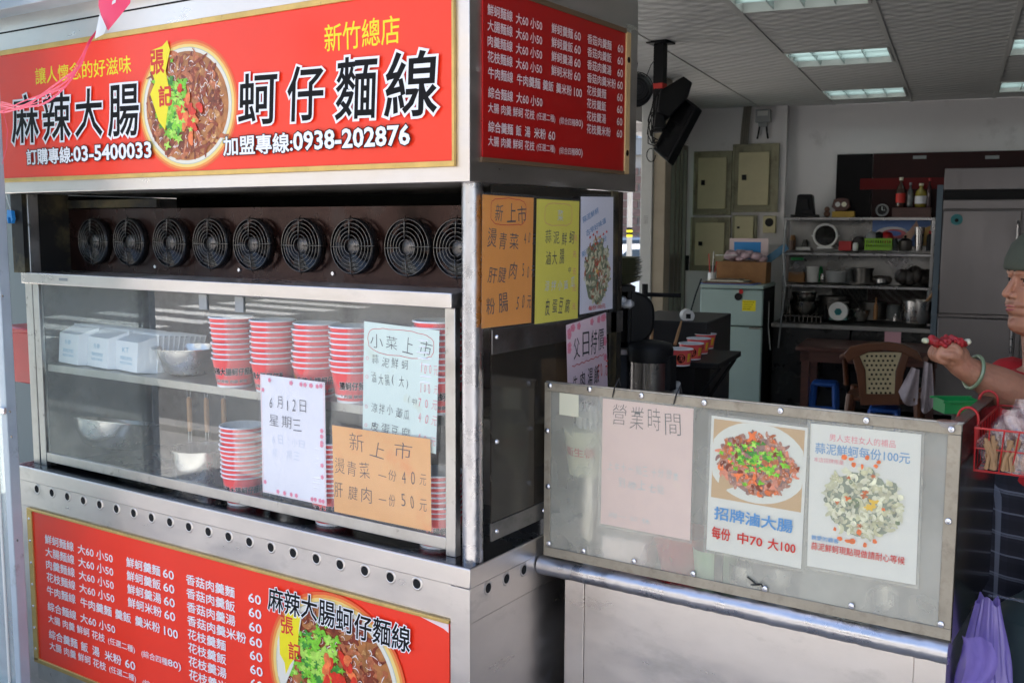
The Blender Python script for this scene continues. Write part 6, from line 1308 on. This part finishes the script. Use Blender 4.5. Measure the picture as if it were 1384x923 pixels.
# dining table, chair, stool, cloths
TD = 5.75; r0t, zt_ = rp(1078, 468, TD); r1t, _ = rp(1272, 468, TD)
t = thing('dining_table', 'dark red wood table in front of the kitchen counter', 'table', RW(r0t, TD, .09), RY); tw = r1t-r0t
MB().box(-.01, tw+.01, -.02, .60, zt_-.09-.03, zt_-.09).build('tabletop', M['wood_d'], t, bevel=.004); MB().box(.02, tw-.02, .01, .03, zt_-.09-.11, zt_-.09-.0305).build('apron_board', M['wood_d'], t)
for x in (.03, tw-.09):
    for y in (.01, .52): MB().box(x, x+.055, y, y+.055, 0, zt_-.09-.031).build('leg', M['wood_d'], t)
o = MB().box(-.055,.055,-.002,.002,0,.13).build('pink_note', pm('pink note', (.60,.33,.38), .7)); r_, z_ = rp(1205, 466, TD-.03); o.location = RW(r_, TD+.1, zt_); o.rotation_euler = (rad(10),0,RY); tag(o, 'pink folded note standing on the table behind the chair', 'note')
HD = 4.9
r_, zt2 = rp(1197, 461, HD); t = thing('armchair', 'brown plastic armchair with cream woven back panel, seen from behind', 'chair', RW(r_, HD, .09), RY)
def cpx(px, py): a, b = rp(px, py, HD); return a-r_, b-.09
arch = [cpx(*q) for q in ((1146,490),(1140,478),(1150,468),(1175,463),(1200,462),(1222,465),(1240,474),(1248,488),(1240,486),(1218,476),(1196,473),(1175,475),(1155,484))]
MB().prism(arch, -.02, .02).build('top_rail', M['brown_pl'], t, bevel=.006)
lf = [cpx(*q) for q in ((1152,480),(1162,478),(1170,528),(1222,528),(1228,548),(1165,548))]
MB().prism([cpx(*q) for q in ((1151,478),(1160,476),(1170,500),(1171,532),(1162,535),(1158,505))], -.018, .018).build('left_splat', M['brown_pl'], t, bevel=.004)
MB().prism([cpx(*q) for q in ((1230,478),(1220,475),(1211,500),(1209,532),(1217,535),(1222,505))], -.018, .018).build('right_splat', M['brown_pl'], t, bevel=.004)
MB().prism([cpx(*q) for q in ((1162,532),(1217,532),(1216,547),(1163,547))], -.018, .018).build('lower_rail', M['brown_pl'], t, bevel=.004)
pan = MB().prism([cpx(*q) for q in ((1160,476),(1219,476),(1210,502),(1209,533),(1171,533),(1170,502))], -.008, .008).build('woven_panel', M['rattan'], t)
hl = MB()
for j in range(9):
    for i in range(9):
        x, z = cpx(1166+i*6.2+(j%2)*3, 481+j*6.2); lim = 24-(8 if j > 3 else j*2)
        if abs((1166+i*6.2+(j%2)*3)-1190) < lim: hl.lathe([(.0001,-.0092),(.0075,-.0092)], (x,0,z), 8, axis='y')
hl.build('holes', M['hole'], pan)
zs = .42
MB().box(-.23,.23,.0,.42,zs-.03,zs).build('seat', M['brown_pl'], t, bevel=.01)
for s_ in (-1,1):
    MB().tube([(s_*.24,0,zt2-.09-.10),(s_*.27,.10,.66),(s_*.275,.34,.64),(s_*.26,.38,.44)], .018, 8).build('armrest', M['brown_pl'], t, angle=80)
    MB().tube([(s_*.20,-.02,.44),(s_*.24,-.06,0)], .022, 8).build('leg', M['brown_pl'], t); MB().tube([(s_*.21,.38,.44),(s_*.24,.44,0)], .022, 8).build('leg', M['brown_pl'], t)
def cloth(pts, lab, d):
    c_ = [rp(x, y, d) for x, y in pts]; r_m = sum(a for a, _ in c_)/len(c_); z_m = sum(b for _, b in c_)/len(c_)
    xs_ = [(a-r_m, b-z_m) for a, b in c_]; tp, bt = xs_[:2], xs_[2:]
    o = MB().grid(lambda a, b: ((tp[0][0]*(1-a)+tp[1][0]*a)*(1-b)+(bt[1][0]*(1-a)+bt[0][0]*a)*b, .018*math.sin(a*9+b*2)*(.3+b), (tp[0][1]*(1-a)+tp[1][1]*a)*(1-b)+(bt[1][1]*(1-a)+bt[0][1]*a)*b-.05*b*math.sin(a*3.14)), 20, 18).build('hanging_cloth', M['cloth'], angle=80)
    o.location = RW(r_m, d, z_m); o.rotation_euler = (0,0,RY); tag(o, lab, 'cloth')
cloth(((1232,496),(1243,500),(1240,545),(1214,530)), 'pinkish cloth hanging from the chair, the left one', HD-.04)
cloth(((1249,488),(1260,492),(1263,546),(1242,550)), 'grey cloth hanging from the chair, the right one', HD-.03)
def stool(px0, px1, yt, d, lab):
    a, z = rp(px0, yt, d); b, _ = rp(px1, yt, d); t = thing('stool', lab, 'stool', RW((a+b)/2, d, .09), RY); w_ = (b-a)/2; h = z-.09
    MB().box(-w_,w_,-w_,w_,h-.03,h).build('seat', M['bluepl'], t, bevel=.02)
    for sx in (-1,1):
        for sy in (-1,1): MB().tube([(sx*w_*.85,sy*w_*.85,h-.02),(sx*w_*1.05,sy*w_*1.05,0)], .018, 8).build('leg', M['bluepl'], t)
    MB().box(-w_,w_,-w_-.012,-w_,h*.45,h*.52).build('rail', M['bluepl'], t)
stool(1098, 1132, 514, TD+.15, 'blue plastic stool under the left end of the dining table')
stool(1175, 1216, 548, HD+.25, 'pale blue stool seat seen through the chair')

# equipment between the carts: shelves of plates, warmers, folding shelf of bowls
def CP(px, py, d): return CAM+ray(px, py)*d
# plates
zpl = CP(840, 384, 3.05); tq = thing('plate_rack', 'dark metal rack carrying the pile of olive plates', 'rack', (zpl.x-.10, zpl.y, 0), YAW)
MB().box(-.22,.12,-.10,.14,zpl.z-.02,zpl.z-.004).build('rack_top', M['black'], tq); 
for sx in (-.21,.10): 
    for sy in (-.09,.12): MB().box(sx,sx+.015,sy,sy+.015,.06,zpl.z-.02).build('post', M['black'], tq)
MB().box(-.22,.12,-.10,.14,zpl.z-.22,zpl.z-.20).build('lower_board', M['black'], tq); MB().box(.11,.12,-.10,.14,zpl.z-.20,zpl.z-.021).build('side_board', M['black'], tq)
plm = MB().shell([(.001,0),(.05,0),(.085,.010),(.092,.0115),(.085,.008),(.05,-.002)], n=28).mesh('plate', M['dish'])
for k in range(12):
    o = bpy.data.objects.new('plate', plm); col.objects.link(o); o.location = (zpl.x-.045+random.uniform(-.004,.004), zpl.y+.02, zpl.z+k*.0062); tag(o, f'olive green plate, {ORD[k]} from the bottom of the pile on the dark rack', 'plate', 'olive plates in a pile behind the cart')
fb_ = MB()
for k in range(8): rn = random.Random(k+3); fb_.ball((rn.uniform(-.08,.08), rn.uniform(-.04,.04), rn.uniform(0,.04)), .028, 10, rough=.5, seed=k)
o = fb_.build('bag_heap', [pm('white bag film', (.55,.56,.58), .35, var=.5, vs=25)], angle=60); o.location = CP(834, 406, 3.0)-Vector((0,0,.02)); o.scale = (.6,.6,.5); tag(o, 'crumpled white plastic bags under the plate rack', 'plastic bag')
# warmers
wp = CP(878, 530, 3.0)
t = thing('soup_warmer', 'steel soup warmer with black lid behind the windscreen', 'soup warmer', (wp.x, wp.y, wp.z-.12))
zt3 = CP(878, 487, 3.0).z-(wp.z-.12); R3 = .062
MB().lathe([(R3,0),(R3,zt3)], n=36).build('steel_body', M['steel_sh'], t, angle=60); MB().lathe([(R3*1.06,zt3),(R3*1.08,zt3+.035),(R3*1.0,zt3+.052),(R3*.5,zt3+.060),(.0001,zt3+.062)], n=36).build('lid', M['black'], t, angle=60)
MB().box(R3*.9,R3*1.2,-.02,.02,zt3-.08,zt3+.02).build('hinge', M['black'], t)
MB().box(-.10,.10,-.10,.10,-.25,-.001).build('base', M['black'], t)
wp2 = CP(838, 530, 3.1)
t = thing('cooker', 'dark rice cooker with its lid standing open beside the cart', 'rice cooker', (wp2.x, wp2.y, wp2.z-.12), YAW)
zt4 = CP(838, 465, 3.1).z-(wp2.z-.12)
MB().lathe([(.075,0),(.085,.02),(.085,zt4-.01),(.07,zt4)], n=36).build('pot_body', M['black'], t, angle=60); MB().shell([(.086,zt4-.02),(.090,zt4-.005),(.07,zt4)], n=36).build('bright_rim', M['steel'], t)
lw = .118
MB().prism([(lw*math.copysign(abs(math.cos(a))**.7, math.cos(a))-.008, zt4+.075+.085*math.copysign(abs(math.sin(a))**.7, math.sin(a))) for a in [i*math.pi/20 for i in range(40)]], .06, .085).build('open_lid', M['black'], t, bevel=.008)
MB().prism([(.06*math.cos(a)-.08, zt4+.05+.06*math.sin(a)) for a in [i*math.pi/12 for i in range(24)]], .035, .055).build('inner_lid', M['fan'], t, bevel=.005)
MB().box(-.12,.12,-.12,.12,-.25,-.001).build('base', M['black'], t)
# dark bench behind
bp_ = CP(915, 436, 3.9); t = thing('dark_bench', 'dark steel bench between the warmers and the green fridge', 'bench', (bp_.x, bp_.y, 0), RY)
zt5 = CP(915, 434, 3.9).z; MB().box(-.20,.115,0,.45,.35,zt5).build('case', pm('dark bench metal', (.030,.030,.032), .45, .3, var=.2), t, bevel=.004)
MB().tube([(-.12,-.03,zt5+.10),(.02,-.03,zt5+.10)], .008, 8).build('rod', M['black'], t); MB().tube([(-.12,-.03,zt5-.02),(-.12,-.03,zt5+.14)], .012, 8).build('stand', M['black'], t)
rp_ = CP(928.5, 426.5, 3.95); t = thing('paper_roll', 'white paper roll on the dark bench', 'paper roll', rp_, YAW); MB().lathe([(.010,-.03),(.024,-.03),(.024,.03),(.010,.03)], n=24, axis='y').build('roll', M['white_pl'], t); MB().box(-.009,.009,-.0315,-.030,-.009,.009).build('core', M['black'], t)
sh_p = CP(935, 487, 3.55); t = thing('folding_shelf', 'black folding shelf with slanted bracket carrying red bowls', 'shelf', sh_p, RY)
MB().box(-.14,.105,-.05,.34,-.02,0).build('board', M['black'], t, bevel=.003)
MB().tube([(.10,.25,-.02),(.02,-.02,-.20)], .007, 6).tube([(.10,-.0,-.02),(.0,-.04,-.17)], .004, 6).build('bracket', M['black'], t); MB().box(-.14,.02,-.04,.20,-.55,-.021).build('cabinet', M['black'], t)
for k, (px, py, d) in enumerate(((919,487,3.42),(934,480,3.58),(944,474.5,3.74),(952,470,3.9))):
    p = CP(px, py, d); tb = bowl((p.x, p.y, sh_p.z+.001), f'red printed paper bowl on the folding shelf, {ORD[k]} from the front', 'red bowls on the folding shelf'); tb.scale = (.74,.74,.72)
    P = Print(); P.ell(.0, .036, .019, .021, M['ink_k'], 20); P.ring([(.022*math.cos(i*.314), .036+.024*math.sin(i*.314)) for i in range(20)], .003, M['p_chili2']); P.ell(.0,.036,.012,.013,M['p_meat'],14,.3); P.text('張記', .030, .02, .02, .04, M['ink_yb'], bold=.02); conewrap(P, tb, lambda v: .0457+(.0570-.0457)*(v-.006)/.068); tb.rotation_euler = (0,0,rad(30))
for k, (x0, y0, x1, y1) in enumerate(((921,434,912,466),(882,440,880,462))):
    a, b = CP(x1, y1, 3.5), CP(x0, y0, 3.55); o = MB().tube([a, a*.4+b*.6, b], [.006,.0055,.003], 8).build('wooden_ladle', M['wood_l']); tag(o, ['wooden ladle handle leaning right above the red bowls','short wooden handle beside the soup warmer lid'][k], 'ladle')
gp2 = CP(905, 522, 3.0); t = thing('grey_clamp', 'grey metal clamp fitting behind the windscreen top', 'clamp', gp2, YAW); MB().box(-.03,.03,-.012,.012,-.004,.014).box(.008,.028,-.012,.012,-.05,-.005).box(-.006,.006,-.016,.016,-.02,.020).build('fitting', M['grey_p'], t, bevel=.002); MB().lathe([(.001,-.02),(.008,-.02),(.008,-.012)], (-.04,0,.02), 12, axis='y').build('knob', M['steel'], t)
MB().box(-.04,.0,.0,.03,-.4,-.004).build('stem', M['black'], t)

# ================================================================== left edge: door frame, ribbon, crate, clip
pf = thing('clear_door_frame', 'blue grey metal door frame with scratched clear sheet at the left edge', 'door frame', (0,0,0))
yq = -.20
MB().box(-1.464, -1.437, yq-.001, yq+.030, .06, 2.6).build('frame_post', M['post_al'], pf, bevel=.003)
MB().box(-2.3, -1.4645, yq+.010, yq+.016, .10, 2.6).build('clear_sheet', M['door_clear'], pf)
MB().box(-1.512, -1.502, yq+.004, yq+.009, .06, 2.6).build('inner_strip', M['metal_w'], pf, bevel=.002)
MB().box(-2.3, -1.465, yq+.018, yq+.03, .24, .29).build('lower_rail', M['post_al'], pf, bevel=.003)
la = ony(6, 555, yq-.002); MB().box(la.x-.03, la.x+.012, yq-.012, yq-.0015, la.z-.008, la.z+.010).build('latch', M['screw'], pf, bevel=.002)
for px, py in ((14,556),(4,400),(16,590),(24,730)): q = ony(px, py, yq-.001); MB().lathe([(.001,-.002),(.0035,-.002),(.004,0)], (q.x,yq-.001,q.z), 10, axis='y').build('rivet', M['wire'], pf)
cr_ = ony(26, 470, .35); o = MB().box(-.12,.12,0,.30,-.13,.06).box(-.13,.13,-.01,.31,.055,.075).build('red_crate', M['red_pl'], bevel=.006); o.location = cr_; tag(o, 'red plastic crate seen in the gap left of the glass case', 'crate')
cr2 = ony(18, 385, .40); o = MB().box(-.9,.22,0,.02,-1.2,.50).build('grey_board', pm('teal grey board', (.10,.14,.15), .6)); o.location = cr2+Vector((0,.45,0)); tag(o, 'teal grey board in the gap left of the cart', 'board')
cl_ = ony(15, 297, .02); t = thing('blue_clip', 'blue plastic clip hanging on a white string beside the cart', 'clip', cl_); MB().prism([(-.014,0),(-.010,.030),(.012,.026),(.016,.002),(.009,-.012),(.006,.008),(-.006,.006),(-.008,-.012)],-.006,.006).build('clip_body', M['blue_c'], t, bevel=.001); MB().tube([(0,0,.028),(-.012,0,.055),(-.020,0,.075)], .0015, 5).build('string', M['white_pl'], t)
# ribbon: strings from the post to the film flag
def RPt(x, y, d=2.35): return CAM+ray(x, y)*d
kn = RPt(133, 42, 2.25)
t = thing('film_flag', 'pink red balloon film with white tip hanging at the top left', 'flag', kn)
fl = [RPt(*q)-kn for q in ((134,-30,2.25),(180,-30,2.24),(176,5,2.22),(160,25,2.22),(146,42,2.23),(139,30,2.24),(133,8,2.25))]
n_ = len(fl); cen = sum(fl, Vector())/n_
MB().add([p for p in fl]+[cen+(CAM-kn).normalized()*.012]+[cen-(CAM-kn).normalized()*.012], [(i,(i+1)%n_,n_) for i in range(n_)]+[((i+1)%n_,i,n_+1) for i in range(n_)]).build('red_film', M['flag'], t, angle=80)
wt = [RPt(*q)-kn for q in ((135,18,2.225),(144,38,2.225),(140,47,2.225),(128,53,2.225),(131,36,2.225))]
cw2 = sum(wt, Vector())/5; MB().add(wt+[cw2+(CAM-kn).normalized()*.006], [(i,(i+1)%5,5) for i in range(5)]+[(4,3,2,1,0)]).build('white_tip', M['white_pl'], t, angle=80)
MB().add([RPt(*q)-kn for q in ((152,2,2.215),(157,-2,2.215),(156,4,2.215),(151,7,2.215))],[(0,1,2,3)]).build('white_mark', M['white_pl'], t)
t = thing('pink_string', 'bunch of pink plastic strings swagged from the post to the balloon film', 'string', RPt(128,45,2.25)); b0 = RPt(128,45,2.25)
for k in range(6):
    rn = random.Random(k); path = [(130,43,2.25),(118,62+rn.uniform(-3,3),2.25),(108,85+rn.uniform(-6,6),2.27),(88,112+rn.uniform(-8,9),2.3),(60,132+rn.uniform(-8,9),2.34),(30,143+rn.uniform(-6,6),2.38),(6,139+k*2.6,2.42),(-8,136+k*3,2.44)]
    ps = [RPt(*q)-b0 for q in path]; sm = []
    for i in range(len(ps)-1):
        p0, p1, p2, p3 = ps[max(i-1,0)], ps[i], ps[i+1], ps[min(i+2,len(ps)-1)]
        for j in range(5): u = j/5; sm.append(.5*((2*p1)+(-p0+p2)*u+(2*p0-5*p1+4*p2-p3)*u*u+(-p0+3*p1-3*p2+p3)*u**3))
    sm.append(ps[-1]); N_ = len(sm); wd_ = .0012+.0022*rn.random(); up_ = Vector((.2,-.3,.9)).normalized()
    rbm = MB(); rbm.add([tuple(p+(up_ if s_ else -up_)*wd_*(1.0-.6*abs(i/N_-.25))) for i, p in enumerate(sm) for s_ in (0,1)], [(2*i,2*i+2,2*i+3,2*i+1) for i in range(N_-1)])
    rbm.build('strand', M['ribbon'], t, angle=80)
ps = [RPt(*q)-b0 for q in ((4,150,2.42),(10,175,2.42),(9,200,2.42),(3,222,2.42))]; MB().tube(ps, .0006, 4).build('thread', M['ribbon'], t)
